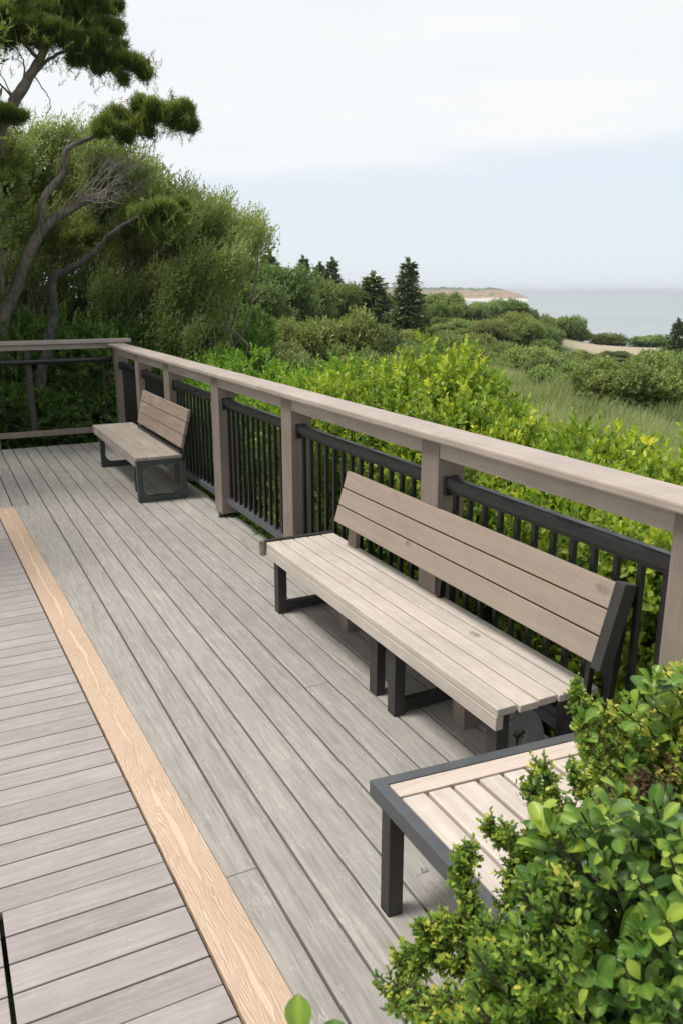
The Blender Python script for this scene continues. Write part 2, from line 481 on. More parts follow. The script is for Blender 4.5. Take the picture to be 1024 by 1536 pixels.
def ground_mat():
    m, nt, b = new_mat('dune_ground')
    tc = N(nt, 'ShaderNodeTexCoord').outputs['Object']
    n1 = noise(nt, tc, 0.12, 8, 0.6); n2 = noise(nt, tc, 1.7, 6, 0.65); n3 = noise(nt, tc, 14.0, 4, 0.6)
    c = ramp(nt, [(0.3, (0.040, 0.065, 0.022)), (0.55, (0.095, 0.135, 0.045)), (0.75, (0.15, 0.18, 0.075))], n2)
    c = mix(nt, 0.5, c, ramp(nt, [(0.3, (0.05, 0.06, 0.03)), (0.7, (0.14, 0.16, 0.07))], n3))
    # bare sand hollow by the shore
    p = at(945, 513, 96)
    d = N(nt, 'ShaderNodeVectorMath', operation='DISTANCE')
    mpn = N(nt, 'ShaderNodeMapping'); mpn.vector_type = 'POINT'
    mpn.inputs['Scale'].default_value = (1, 1, 0)
    nt.links.new(tc, mpn.inputs[0]); nt.links.new(mpn.outputs[0], d.inputs[0])
    d.inputs[1].default_value = (p[0], p[1], 0)
    dd = math_(nt, 'ADD', d.outputs['Value'], math_(nt, 'MULTIPLY', n2, 8.0))
    s = sstep(nt, dd, 9.0, 14.0, 1.0, 0.0)
    c = mix(nt, s, c, ramp(nt, [(0.3, (0.30, 0.25, 0.17)), (0.7, (0.45, 0.38, 0.28))], n3))
    nt.links.new(c, b.inputs['Base Color'])
    b.inputs['Roughness'].default_value = 0.95
    bp = N(nt, 'ShaderNodeBump'); bp.inputs['Distance'].default_value = 0.1
    nt.links.new(n3, bp.inputs['Height']); nt.links.new(bp.outputs[0], b.inputs['Normal'])
    return m
M['ground'] = ground_mat()
def sea_mat():
    m, nt, b = new_mat('sea_water')
    tc = N(nt, 'ShaderNodeTexCoord').outputs['Object']
    n1 = noise(nt, mapping(nt, tc, (0.01, 0.004, 1)), 1.0, 4, 0.6)
    n2 = noise(nt, mapping(nt, tc, (0.5, 0.25, 1)), 1.0, 4, 0.6)
    nt.links.new(ramp(nt, [(0.35, (0.19, 0.225, 0.235)), (0.65, (0.25, 0.285, 0.29))], n1), b.inputs['Base Color'])
    b.inputs['Roughness'].default_value = 0.35
    b.inputs['Specular IOR Level'].default_value = 0.5
    bp = N(nt, 'ShaderNodeBump'); bp.inputs['Distance'].default_value = 0.35; bp.inputs['Strength'].default_value = 0.9
    nt.links.new(n2, bp.inputs['Height']); nt.links.new(bp.outputs[0], b.inputs['Normal'])
    return m
M['sea'] = sea_mat()
def cliff_mat():
    m, nt, b = new_mat('headland')
    tc = N(nt, 'ShaderNodeTexCoord').outputs['Object']
    g = N(nt, 'ShaderNodeNewGeometry')
    sp = N(nt, 'ShaderNodeSeparateXYZ'); nt.links.new(g.outputs['True Normal'], sp.inputs[0])
    sz = N(nt, 'ShaderNodeSeparateXYZ'); nt.links.new(tc, sz.inputs[0])
    n1 = noise(nt, mapping(nt, tc, (0.05, 0.05, 0.25)), 1.0, 6, 0.65)
    clay = ramp(nt, [(0.3, (0.20, 0.11, 0.065)), (0.50, (0.33, 0.195, 0.125)), (0.56, (0.11, 0.125, 0.055))], n1)
    green = ramp(nt, [(0.3, (0.045, 0.075, 0.03)), (0.7, (0.09, 0.12, 0.045))], n1)
    c = mix(nt, sstep(nt, math_(nt, 'ADD', sz.outputs['Z'], math_(nt, 'MULTIPLY', n1, 9.0)), 7.5, 9.5), clay, green)
    zz = math_(nt, 'ADD', sz.outputs['Z'], math_(nt, 'MULTIPLY', n1, 6.0))
    c = mix(nt, sstep(nt, zz, -8.0, -5.0, 1.0, 0.0), c, (0.52, 0.49, 0.42))
    nt.links.new(c, b.inputs['Base Color']); b.inputs['Roughness'].default_value = 0.95
    return m
M['cliff'] = cliff_mat()

# ------------------------------------------------------------------ terrain
def az_px(x, y):
    """photo column of a direction, unbounded"""
    a = math.atan2(x, y) - YAW
    return 512 + 1253 * math.tan(max(-1.3, min(1.3, a)))
SKY_PX = [(-3000, -1.5), (400, -1.5), (600, -1.6), (700, -2.0), (800, -3.4), (900, -4.8), (1024, -5.6), (3000, -6.0)]
COAST = [(-3000, 3900), (300, 3900), (480, 900), (560, 240), (640, 150), (700, 140), (800, 125), (900, 112), (960, 110), (1024, 118), (3000, 130)]
def lerp(tab, x):
    return float(np.interp(x, [a for a, b in tab], [b for a, b in tab]))
def ground_z(x, y):
    d = math.hypot(x, y)
    px = az_px(x, y)
    zc = lerp(SKY_PX, px); dc = lerp(COAST, px)
    near = -1.0 - 0.022 * max(0.0, min(d, 30) - 4) * (1.0 if px > 500 else 0.5 + 0.5 * max(0, (px + 0) / 500.0))
    prof = np.interp(d, [0, 30, 60, min(130, dc)], [0, 0.0, 0.55, 1.0]) if dc > 60 else 1
    z = near * (1 - prof) + zc * prof
    dip = math.exp(-((d - 62) / 24.0) ** 2) * 1.2 * max(0, min(1, (px - 450) / 150))
    z -= dip
    z += 0.25 * math.sin(x * 0.21 + 1.3) * math.sin(y * 0.17) * min(1, d / 20) + 0.5 * math.sin(x * 0.06) * math.sin(y * 0.05 + 2) * min(1, d / 60)
    if d > dc:
        z -= min(14.0, (d - dc) * 0.7)
    return z
rs = np.concatenate([np.linspace(0, 30, 31), np.linspace(31, 180, 110), np.geomspace(185, 4000, 50)])
na = 400
V = []
for r in rs:
    for k in range(na):
        a = 2 * PI * k / na
        x, y = r * math.sin(a), r * math.cos(a)
        V.append((x, y, ground_z(x, y)))
Q = [(i*na+j, (i+1)*na+j, (i+1)*na+(j+1) % na, i*na+(j+1) % na) for i in range(len(rs)-1) for j in range(na)]
Q = [q[::-1] for q in Q]
tag(link('ground', mesh_np('ground', V, Q, M['ground'], smooth=True)), kind='structure')
SEA_Z = -13.0
ms = MB()
k = 96
ms.add([(0, 0, SEA_Z)] + [(30000*math.cos(2*PI*i/k), 30000*math.sin(2*PI*i/k), SEA_Z) for i in range(k)],
       [(0, i+1, (i+1) % k+1) for i in range(k)])
tag(ms.build('sea', M['sea']), kind='structure')

# headland across the bay: cliff, beach at its foot, wooded top
def headland():
    n, mv = 150, 26
    V = []
    for i in range(n):
        t = i / (n - 1)
        px = 470 + (792 - 470) * t
        for j in range(mv):
            v = j / (mv - 1)
            ridge = 6.3 + 4.0 * (1 - t) ** 2 + 0.8 * math.sin(t * 23) + rng.normal(0, 0.25) + (abs(math.sin(t * 71) * math.sin(t * 43 + 1)) * 2.2 + rng.uniform(0, 0.8) if v > 0.5 else 0)
            end = min(1.0, (1 - t) / 0.16)
            d = 1250 + 260 * (1 - t) + 30 * math.sin(t * 9) + v * 420
            if v < 0.28:   z = -14.5 + 5.0 * (v / 0.28) * (0.5 + 0.5 * end)
            elif v < 0.48: z = -9.5 + (ridge + 9.5) * ((v - 0.28) / 0.20) * end ** 0.8 + rng.normal(0, 0.5)
            else:          z = -9.5 + (ridge + 9.5) * end ** 0.8
            if v > 0.92: z = -15
            r = ray(px, 437)
            h = math.hypot(r[0], r[1])
            V.append((r[0]/h*d, r[1]/h*d, z))
    Q = [(i*mv+j, (i+1)*mv+j, (i+1)*mv+j+1, i*mv+j+1) for i in range(n-1) for j in range(mv-1)]
    tag(link('headland', mesh_np('headland', V, Q, M['cliff'])), kind='structure')
headland()

# ------------------------------------------------------------------ deck, border board, boardwalk
PITCH_D = 0.128
GAP = 0.0085
def tanr(y): return 0.7056 - 0.0271 * y           # right edge of the border board
def tanl(y): return 0.5643 - 0.0276 * y
Y_END, Y_TAN = 10.15, 7.30
dk = MB()
x = 0.762
edges = []
while x < 2.10:
    edges.append((x, min(x + PITCH_D - GAP, 2.13)))
    x += PITCH_D
edges = [(0.762 - PITCH_D, 0.762 - GAP)] * 0 + edges
for n_, (a, b_) in enumerate(edges):
    y0 = -1.2 if b_ < 0.92 else 0.92
    cuts = [y0] + sorted({2: [6.4], 5: [3.15]}.get(n_, [])) + [Y_END]
    cuts = [c for c in cuts if c >= y0]
    for c0, c1 in zip(cuts[:-1], cuts[1:]):
        dk.box(a, b_, c0 + 0.0012, c1 - 0.0012, -0.030, 0.0)
# board beside the border board, trimmed to it
for c0, c1 in ((-1.2, 2.10), (2.1022, Y_TAN)):
    dk.slab([(tanr(c0) + 0.0015, c0), (0.762 - GAP, c0), (0.762 - GAP, c1), (tanr(c1) + 0.0015, c1)], -0.030, 0.0)
# boards running on beyond the end of the border board
x = 0.762 - PITCH_D
while x > -2.2:
    y0 = Y_TAN + 0.004
    dk.box(x, x + PITCH_D - GAP, y0, Y_END, -0.030, 0.0)
    x -= PITCH_D
tag(dk.build('deck', M['deck'], bevel=0.0045), kind='structure')
bb = MB()
bb.slab([(tanl(-1.2), -1.2), (tanr(-1.2), -1.2), (tanr(Y_TAN), Y_TAN), (tanl(Y_TAN), Y_TAN)], -0.028, 0.002)
tag(bb.build('border_board', M['border'], bevel=0.003), kind='structure')
wk = MB()
PW = 0.110
y = 2.155 - 40 * PW
k = 0
while y < Y_TAN:
    y1 = min(y + PW - (0.006 if k % 5 else 0.003), Y_TAN)
    e = 0.009
    wk.slab([(0.0, y), (tanl(y) - e, y), (tanl(y1) - e, y1), (0.0, y1)] if y < 2.25 else
            [(-1.6, y), (tanl(y) - e, y), (tanl(y1) - e, y1), (-1.6, y1)], -0.030, 0.0)
    if y < 2.25:
        wk.box(-1.6, -0.013, y, y1, -0.030, 0.0)
    y += PW; k += 1
tag(wk.build('boardwalk', M['walk'], bevel=0.0025), kind='structure')
ud = MB()      # joists and rim under the boards
for yy in np.arange(-1.0, 10.1, 0.4):
    ud.box(-2.2, 2.06 if yy > 0.95 else 0.85, yy, yy + 0.045, -0.20, -0.034)
ud.box(2.065, 2.105, 0.95, 10.13, -0.24, -0.034)
ud.box(-2.2, 2.063, 10.09, 10.13, -0.24, -0.034)
tag(ud.build('deck_joists', M['bark_dark']), kind='structure')

# ------------------------------------------------------------------ railings
K = 1.04
def kz(z): return CAM_H - (CAM_H - z) * K
XR = 1.93 * K
ZT = 1.148                                        # underside of the cap rail
rail = empty('deck_railing', (XR + 0.07, 0.9, 0), 'long taupe railing with black baluster panels along the seaward edge of the deck', 'railing')
def ch(mb, name, m, bevel=0.0, parent=rail, smooth=False):
    o = mb.build(name, m, parent, bevel, smooth)
    o.matrix_parent_inverse = parent.matrix_world.inverted() if parent.type != 'EMPTY' else o.matrix_parent_inverse
    return o
def under(mb, name, m, parent, bevel=0.0, smooth=False):
    """build in world coordinates, parent to a thing without moving it"""
    px, py, pz = parent.location
    mb.v = [(x - px, y - py, z - pz) for x, y, z in mb.v]
    return mb.build(name, m, parent, bevel, smooth)
posts = [(1.510, 1.687, 0.0), (3.005, 3.151, 0.0), (4.689, 4.854, 0.0), (6.143, 6.327, 0.0), (7.609, 7.803, 0.0), (8.85, 9.0, 0.0), (9.98, 10.13, 0.0)]
for i, (a, b_, z) in enumerate(posts):
    p = MB().box(XR, XR + 0.145, a, b_, 0.001 if i else -0.3, ZT - 0.001)
    if i in (1, 3): p = MB().box(XR, XR + 0.145, a, b_, 0.03, ZT - 0.001)
    o = under(p, 'post', M['post'], rail, 0.004)
    if i in (1, 3):
        o['label'] = 'post raised on a small dark bracket foot'
        f = MB().box(XR + 0.012, XR + 0.133, a + 0.02, b_ - 0.02, 0.0, 0.032)
        f.box(XR - 0.022, XR + 0.011, a + 0.012, a + 0.045, 0.001, 0.022)
        f.box(XR + 0.06, XR + 0.10, a - 0.03, a + 0.019, 0.001, 0.022)
        fo = f.build('bracket_foot', M['black'], o, 0.004)
        fo.data.transform(__import__('mathutils').Matrix.Translation(-Vector(rail.location)))
# cap rail in three butted lengths
CX0, CX1 = XR - 0.040, XR + 0.150
seams = [0.35, 4.93, 7.66, 10.30]
for i, (a, b_) in enumerate(zip(seams[:-1], seams[1:])):
    c = MB().box(CX0 + (0.0, 0.002, 0.004)[i], CX1 + (0.0, 0.006, 0.02)[i], a + 0.001, b_ - 0.001, ZT, ZT + 0.037 + (0, -0.001, -0.002)[i])
    under(c, 'top_rail', M['rail'], rail, 0.009)
# sub rail board between posts
bays = [(posts[i][1], posts[i+1][0]) for i in range(len(posts) - 1)]
for i, (a, b_) in enumerate(bays):
    s_ = MB().box(XR + 0.004, XR + 0.040, a + 0.001, b_ - 0.001, ZT - 0.078, ZT - 0.001)
    under(s_, 'sub_rail', M['rail'], rail, 0.003)
s_ = MB().box(XR + 0.004, XR + 0.040, 0.40, 1.508, ZT - 0.078, ZT - 0.001)
under(s_, 'sub_rail', M['rail'], rail, 0.003)
# pale corner piece of the cap at the near post
cc = MB().slab([(XR + 0.13, 1.52), (XR + 0.33, 1.50), (XR + 0.34, 1.66), (XR + 0.178, 1.69)], ZT + 0.002, ZT + 0.050)
o = under(cc, 'cap_block', M['table'], rail, 0.006)
HX = XR + 0.065
for i, (a, b_) in enumerate(bays):
    h = MB()
    zt = kz(1.012)
    # rounded hand rail with a square under-channel
    prof = [(-0.030, -0.030), (0.030, -0.030), (0.034, -0.010), (0.030, 0.008), (0.016, 0.020), (-0.016, 0.020), (-0.030, 0.008), (-0.034, -0.010)]
    h.prism([(HX + px_, zt - 0.020 + pz_) for px_, pz_ in prof], a + 0.004, b_ - 0.004)
    h.box(HX - 0.021, HX + 0.021, a + 0.004, b_ - 0.004, zt - 0.068, zt - 0.052)
    # end brackets
    for yy, s1 in ((a, 1), (b_, -1)):
        y0, y1 = sorted((yy + s1 * 0.002, yy + s1 * 0.022))
        h.box(HX - 0.036, HX + 0.036, y0, y1, zt - 0.085, zt + 0.004)
    pan = under(h, 'metal_panel', M['black'], rail, 0.002)
    zb = kz(0.232)
    br = MB().box(HX - 0.032, HX + 0.032, a + 0.003, b_ - 0.003, zb - 0.046, zb)
    o = br.build('bottom_rail', M['blue_steel'], pan, 0.003)
    o.data.transform(__import__('mathutils').Matrix.Translation(-Vector(rail.location)))
    n = max(3, int(round((b_ - a) / 0.108)))
    me = None
    for q in range(n):
        yb = a + (q + 0.5) * (b_ - a) / n
        if me is None:
            bl = MB().box(-0.011, 0.011, -0.011, 0.011, zb + 0.0005, zt - 0.0505).build('baluster', M['black'], pan, 0.002)
            me = bl
        else:
            bl = me.copy(); COL.objects.link(bl); bl.parent = pan
        bl.location = (HX - rail.location[0], yb - rail.location[1], -rail.location[2])
# back railing
brl = empty('deck_railing', (0.6, 10.3, 0), 'open taupe railing with a round black handrail across the shaded far end of the deck', 'railing')
YB = 10.30
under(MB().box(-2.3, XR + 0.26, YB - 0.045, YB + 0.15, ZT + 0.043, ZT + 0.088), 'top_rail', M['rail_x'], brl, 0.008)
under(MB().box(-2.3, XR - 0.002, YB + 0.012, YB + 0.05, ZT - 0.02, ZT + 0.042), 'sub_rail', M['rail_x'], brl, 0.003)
for xa in (0.50, -1.55):
    under(MB().box(xa, xa + 0.15, YB, YB + 0.14, -0.25, ZT - 0.021), 'post', M['post'], brl, 0.004)
sp = MB().box(1.02, 1.085, YB + 0.05, YB + 0.11, 0.08, ZT - 0.021)
o = under(sp, 'post', M['steel'], brl, 0.003); o['label'] = 'slim dark intermediate post'
sp = MB().box(-0.55, -0.485, YB + 0.05, YB + 0.11, 0.08, ZT - 0.021)
under(sp, 'post', M['steel'], brl, 0.003)
sp = MB().box(1.905, 1.925, YB + 0.03, YB + 0.05, 0.16, 0.95)
under(sp, 'baluster', M['steel'], brl, 0.002)
t_ = MB().tube([(x_, YB - 0.01, 0.995) for x_ in np.linspace(-2.3, XR + 0.02, 12)], 0.033, 14)
under(t_, 'handrail', M['black'], brl, smooth=True)
under(MB().box(-2.3, XR + 0.0, YB - 0.02, YB + 0.045, 0.10, 0.165), 'bottom_rail', M['post'], brl, 0.004)

# ------------------------------------------------------------------ long bench
lb = empty('long_bench', (1.82, 3.05, 0), 'long beige slatted bench with tilted three board back and dark metal legs by the railing', 'bench')
ZS = 0.412
y0, y1 = 1.985, 4.13
wd = 0.087
for i in range(5):
    xa = 1.602 + i * wd
    e = (0.0, 0.012, 0.006, 0.014, 0.030)[i]
    s_ = MB().box(xa + (0.0015 if i else 0), xa + wd - 0.0055, y0 - e, y1, ZS - 0.030, ZS - (0, .001, .0005, .0015, .0)[i])
    if i == 0:
        seat = s_
    else:
        seat.v += s_.v; nb = len(seat.v) - 8
        seat.f += [tuple(j + nb for j in f) for f in s_.f]
under(seat, 'seat', M['seat'], lb, 0.0035)
under(MB().box(1.600, 1.632, y0 + 0.004, y1 - 0.005, ZS - 0.086, ZS - 0.0315), 'front_board', M['seat'], lb, 0.003)
under(MB().box(1.59, 2.03, y1 + 0.002, y1 + 0.028, ZS - 0.045, ZS + 0.010), 'end_strip', M['steel'], lb, 0.004)
ec = MB().tube([(1.585, y1 + 0.012, ZS - 0.075), (1.583, y1 + 0.012, ZS - 0.02), (1.585, y1 + 0.012, ZS + 0.006)], [0.019, 0.021, 0.016], 12)
ec.v.append((1.585, y1 + 0.012, ZS + 0.009)); nn = len(ec.v) - 1
ec.f += [(nn, 24 + (j+1) % 12, 24 + j) for j in range(12)]
under(ec, 'end_cap', M['post'], lb, smooth=True)
# backrest: three boards on a tilt
B0 = np.array([1.925, 0.555]); B1 = np.array([2.005, 0.842])
dv = (B1 - B0); L = np.linalg.norm(dv); dv = dv / L; nv = np.array([dv[1], -dv[0]])
ya, yb = 1.895, 3.91
bk = MB()
for i in range(3):
    p0 = B0 + dv * (L * i / 3 + 0.0015); p1 = B0 + dv * (L * (i + 1) / 3 - 0.0050)
    q = [p0, p1, p1 + nv * 0.032, p0 + nv * 0.032]
    bk.prism([tuple(t) for t in q], ya, yb - 0.004 * i)
under(bk, 'backrest', M['back'], lb, 0.003)
q = [B0 - dv * 0.014 - nv * 0.004, B1 + dv * 0.006 - nv * 0.004, B1 + dv * 0.006 + nv * 0.058, B0 - dv * 0.014 + nv * 0.050]
under(MB().prism([tuple(t) for t in q], ya - 0.046, ya - 0.001), 'end_plate', M['steel'], lb, 0.003)
for yy, mm in ((3.80, 'post'), (1.875, 'black'), (2.95, 'black')):
    bs = MB().prism([(1.975, 0.18), (2.005, 0.18), (2.065, 0.78), (2.035, 0.78)], yy, yy + (0.09 if mm == 'post' else 0.028))
    under(bs, 'back_support', M[mm], lb, 0.002)
under(MB().prism([(1.94, 0.30), (1.965, 0.30), (1.985, 0.56), (1.96, 0.56)], 1.93, 1.952), 'back_support', M['black'], lb, 0.002)
# leg frames
for yy, full in ((4.035, 1), (2.725, 1), (2.02, 1)):
    lg = MB().box(1.632, 1.685, yy, yy + 0.062, 0.0, ZS - 0.032)
    lg.box(1.686, 1.955, yy + 0.008, yy + 0.052, 0.012, 0.062)
    lg.box(1.956, 1.998, yy, yy + 0.062, 0.0, ZS - 0.032)
    under(lg, 'leg_frame', M['steel'], lb, 0.003)
under(MB().box(1.655, 1.70, 2.925, 2.995, 0.0, ZS - 0.032), 'leg', M['steel'], lb, 0.003)
for xa, yy in ((1.86, 3.62), (1.90, 3.34), (1.84, 2.50)):
    under(MB().box(xa, xa + 0.085, yy, yy + 0.085, 0.0, 0.17), 'support_block', M['post'], lb, 0.003)
# round plate under the near end
rp = MB()
n = 20
arc = [(1.825 + 0.105 * math.cos(PI - PI * i / n), 0.10 + 0.20 * math.sin(PI * i / n)) for i in range(n + 1)]
outer = arc + [(1.93, 0.03), (1.72, 0.03)]
cxr, czr = 1.80, 0.185
inner = []
for (a_, b2) in outer:
    t = math.atan2(b2 - czr, a_ - cxr)
    inner.append((cxr + 0.036 * math.cos(t), czr + 0.045 * math.sin(t)))
rp.ring(outer, inner, 2.10, 2.112)
under(rp, 'round_plate', M['galv'], lb)
hb = MB()
for t in range(3):
    a_ = t * 2 * PI / 3 + 0.4
    hb.prism([(cxr - 0.006 * math.sin(a_), czr + 0.006 * math.cos(a_)), (cxr + 0.006 * math.sin(a_), czr - 0.006 * math.cos(a_)),
              (cxr + 0.036 * math.cos(a_) + 0.004 * math.sin(a_), czr + 0.045 * math.sin(a_) - 0.004 * math.cos(a_)),
              (cxr + 0.036 * math.cos(a_) - 0.004 * math.sin(a_), czr + 0.045 * math.sin(a_) + 0.004 * math.cos(a_))], 2.104, 2.110)
under(hb, 'hub', M['black'], lb)

# ------------------------------------------------------------------ small bench
sb = empty('small_bench', (1.70, 7.9, 0), 'short weathered wooden bench with dark rounded frame legs near the far corner', 'bench')
y0, y1 = 6.92, 8.97
zs = 0.402
seat = MB()
for i in range(4):
    xa = 1.502 + i * 0.108
    seat.box(xa, xa + 0.1065, y0 + 0.012 - (0, .004, .0, .006)[i], y1, zs - 0.028, zs)
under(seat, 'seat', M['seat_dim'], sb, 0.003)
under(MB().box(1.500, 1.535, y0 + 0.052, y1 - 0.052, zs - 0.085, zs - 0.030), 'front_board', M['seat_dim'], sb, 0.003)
def rrect(x0, x1, z0, z1, r, per=4):
    o = []
    for cx, cz, a0 in ((x1 - r, z1 - r, 0), (x0 + r, z1 - r, PI/2), (x0 + r, z0 + r, PI), (x1 - r, z0 + r, 1.5*PI)):
        for k in range(per + 1):
            a = a0 + PI / 2 * k / per
            o.append((cx + r * math.cos(a), cz + r * math.sin(a)))
    return o
for ya_, yb_ in ((6.925, 6.985), (8.60, 8.66)):
    fr = MB().ring(rrect(1.505, 1.945, 0.0, zs - 0.030, 0.012), rrect(1.552, 1.898, 0.052, zs - 0.074, 0.075), ya_, yb_)
    fo = under(fr, 'leg_frame', M['greenish'], sb, 0.004)
under(MB().box(1.70, 1.75, 7.9, 7.95, 0.0, zs - 0.030), 'leg', M['black'], sb, 0.003)
under(MB().box(1.575, 1.61, 7.35, 7.39, 0.0, zs - 0.030), 'leg', M['black'], sb, 0.003)
B0 = np.array([1.895, 0.463]); B1 = np.array([1.972, 0.805])
dv = (B1 - B0); L = np.linalg.norm(dv); dv = dv / L; nv = np.array([dv[1], -dv[0]])
bk = MB()
for i in range(3):
    p0 = B0 + dv * (L * i / 3 + 0.002); p1 = B0 + dv * (L * (i + 1) / 3 - 0.004)
    bk.prism([tuple(t) for t in (p0, p1, p1 + nv * 0.03, p0 + nv * 0.03)], 6.88 + 0.03 * (2 - i) * 0.5, 8.55)
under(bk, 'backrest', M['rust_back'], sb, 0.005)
for yy in (6.91, 8.45):
    q = [B0 - dv * 0.11 + nv * 0.031, B1 - dv * 0.03 + nv * 0.031, B1 - dv * 0.05 + nv * 0.055, B0 - dv * 0.11 + nv * 0.060]
    under(MB().prism([tuple(t) for t in q], yy, yy + 0.06), 'back_support', M['black'], sb, 0.003)
under(MB().box(1.895, 1.935, y0 + 0.02, 8.55, zs + 0.001, zs + 0.028), 'back_rail', M['black'], sb, 0.003)

# ------------------------------------------------------------------ low table
tb = empty('low_table', (1.4, 1.35, 0), 'low table with pale slats in slate metal frame, half buried under leafy shrubs', 'table')
zt = 0.402
ang = -0.09
def rot(x, y):
    c, s = math.cos(ang), math.sin(ang)
    dx, dy = x - 1.02, y - 1.835
    return (1.02 + c * dx - s * dy, 1.835 + s * dx + c * dy)
def rbox(mb, x0, x1, y0, y1, z0, z1):
    # only the cross direction follows the slight skew
    quad = [(x0, y0 + ang * (x0 - 1.02)), (x1, y0 + ang * (x1 - 1.02)), (x1, y1 + ang * (x1 - 1.02)), (x0, y1 + ang * (x0 - 1.02))]
    mb.slab(quad, z0, z1)
    return mb
tf = MB()
X0, X1, Y0, Y1 = 1.018, 1.86, 0.80, 1.835
FW = 0.038
rbox(tf, X0, X0 + FW, Y0, Y1, zt - 0.052, zt)
rbox(tf, X1 - FW, X1, Y0, Y1, zt - 0.052, zt)
rbox(tf, X0 + FW + 0.0005, X1 - FW - 0.0005, Y1 - FW, Y1, zt - 0.052, zt - 0.001)
rbox(tf, X0 + FW + 0.0005, X1 - FW - 0.0005, Y0, Y0 + FW, zt - 0.052, zt - 0.001)
under(tf, 'frame', M['blue_steel'], tb, 0.0025)
te = MB()
rbox(te, X0 + FW + 0.003, X1 - FW - 0.003, Y1 - FW - 0.068, Y1 - FW - 0.003, zt - 0.028, zt - 0.002)
under(te, 'edge_board', M['table_x'], tb, 0.003)
n = 9
sw = (X1 - X0 - 2 * FW - 0.006) / n
sl_ = MB()
for i in range(n):
    xa = X0 + FW + 0.004 + i * sw
    rbox(sl_, xa, xa + sw - 0.012, Y0 + FW + 0.004, Y1 - FW - 0.073, zt - 0.028 - 0.002 * (i % 2), zt - 0.003 - 0.001 * (i % 3))
under(sl_, 'slats', M['table'], tb, 0.005)
for xa, ya_ in ((X0 + 0.004, Y1 - 0.115), (X0 + 0.004, Y0 + 0.30), (X1 - 0.055, Y1 - 0.115), (X1 - 0.055, Y0 + 0.05)):
    lg = MB(); rbox(lg, xa, xa + 0.048, ya_, ya_ + 0.048, 0.0, zt - 0.053)
    under(lg, 'leg', M['steel'], tb, 0.003)

# ------------------------------------------------------------------ foliage machinery
LEAF = {}
def make_tmpl(kind):
    if kind == 'quad':       # folded diamond, 1 quad... two quads sharing the midrib
        v = [(0, 0, 0), (0.45, 0.5, 0.10), (1.0, 0, -0.05), (0.45, -0.5, 0.10), (0.5, 0, 0.0)]
        q = [(0, 4, 2, 1), (0, 3, 2, 4)]
    elif kind == 'diamond':
        v = [(0, 0, 0), (0.5, -0.5, 0.06), (1.0, 0, -0.05), (0.5, 0.5, 0.06)]
        q = [(0, 1, 2, 3)]
    elif kind == 'blade':
        v = [(0, 0.5, 0), (0, -0.5, 0), (1.0, -0.12, -0.1), (1.0, 0.12, -0.1)]
        q = [(0, 1, 2, 3)]
    elif kind == 'mid':
        v = [(0, 0, 0), (0.30, 0.42, 0.07), (0.30, 0, 0.0), (0.30, -0.42, 0.07), (0.68, 0.40, 0.03), (0.68, 0, -0.03), (0.68, -0.40, 0.03), (1, 0, -0.14)]
        q = [(0, 2, 5, 1), (0, 3, 5, 2), (1, 5, 7, 4), (3, 6, 7, 5)]
    else:                    # broad leaf for the close shrub
        ts = [0, 0.10, 0.25, 0.42, 0.60, 0.78, 0.92, 1.0]
        ws = [0.03, 0.10, 0.24, 0.39, 0.50, 0.50, 0.33, 0.04]
        v = []
        for t, w_ in zip(ts, ws):
            z = -0.28 * t * t + 0.10 * t
            v += [(t, w_, z + 0.22 * w_), (t, w_ * 0.5, z + 0.07 * w_), (t, 0, z), (t, -w_ * 0.5, z + 0.07 * w_), (t, -w_, z + 0.22 * w_)]
        q = [(5*i+j, 5*i+j+1, 5*i+j+6, 5*i+j+5) for i in range(len(ts)-1) for j in range(4)]
    return np.array(v, float), np.array(q, int)
for k in ('quad', 'diamond', 'blade', 'mid', 'broad'): LEAF[k] = make_tmpl(k)
def unit(a): return a / (np.linalg.norm(a, axis=-1, keepdims=True) + 1e-9)
def leaves(P, D, Nn, L, W, kind, tint):
    v, q = LEAF[kind]
    D = unit(D); Sd = unit(np.cross(D, Nn)); Nn = np.cross(Sd, D)
    n = len(P)
    L = np.broadcast_to(L, (n,)); W = np.broadcast_to(W, (n,))
    V = (P[:, None] + D[:, None] * (L[:, None] * v[None, :, 0])[..., None] + Sd[:, None] * (W[:, None] * v[None, :, 1])[..., None]
         + Nn[:, None] * (L[:, None] * v[None, :, 2])[..., None])
    Q = q[None] + (np.arange(n) * len(v))[:, None, None]
    T = np.repeat(np.broadcast_to(tint, (n,)), len(v))
    if kind == 'broad':      # paler midrib, tips turning
        T = T + np.tile(np.where(np.abs(v[:, 1]) < 0.01, 0.16, 0.0), n) + np.repeat(np.where(rng.uniform(size=n) < 0.12, 0.3, 0.0), len(v)) * np.tile(v[:, 0] > 0.7, n)
    return V.reshape(-1, 3), Q.reshape(-1, 4), T
def merge(parts):
    V, Q, T = [], [], []
    b = 0
    for v, q, t in parts:
        V.append(v); Q.append(np.asarray(q) + b); T.append(t); b += len(v)
    return np.concatenate(V), np.concatenate(Q), np.concatenate(T)
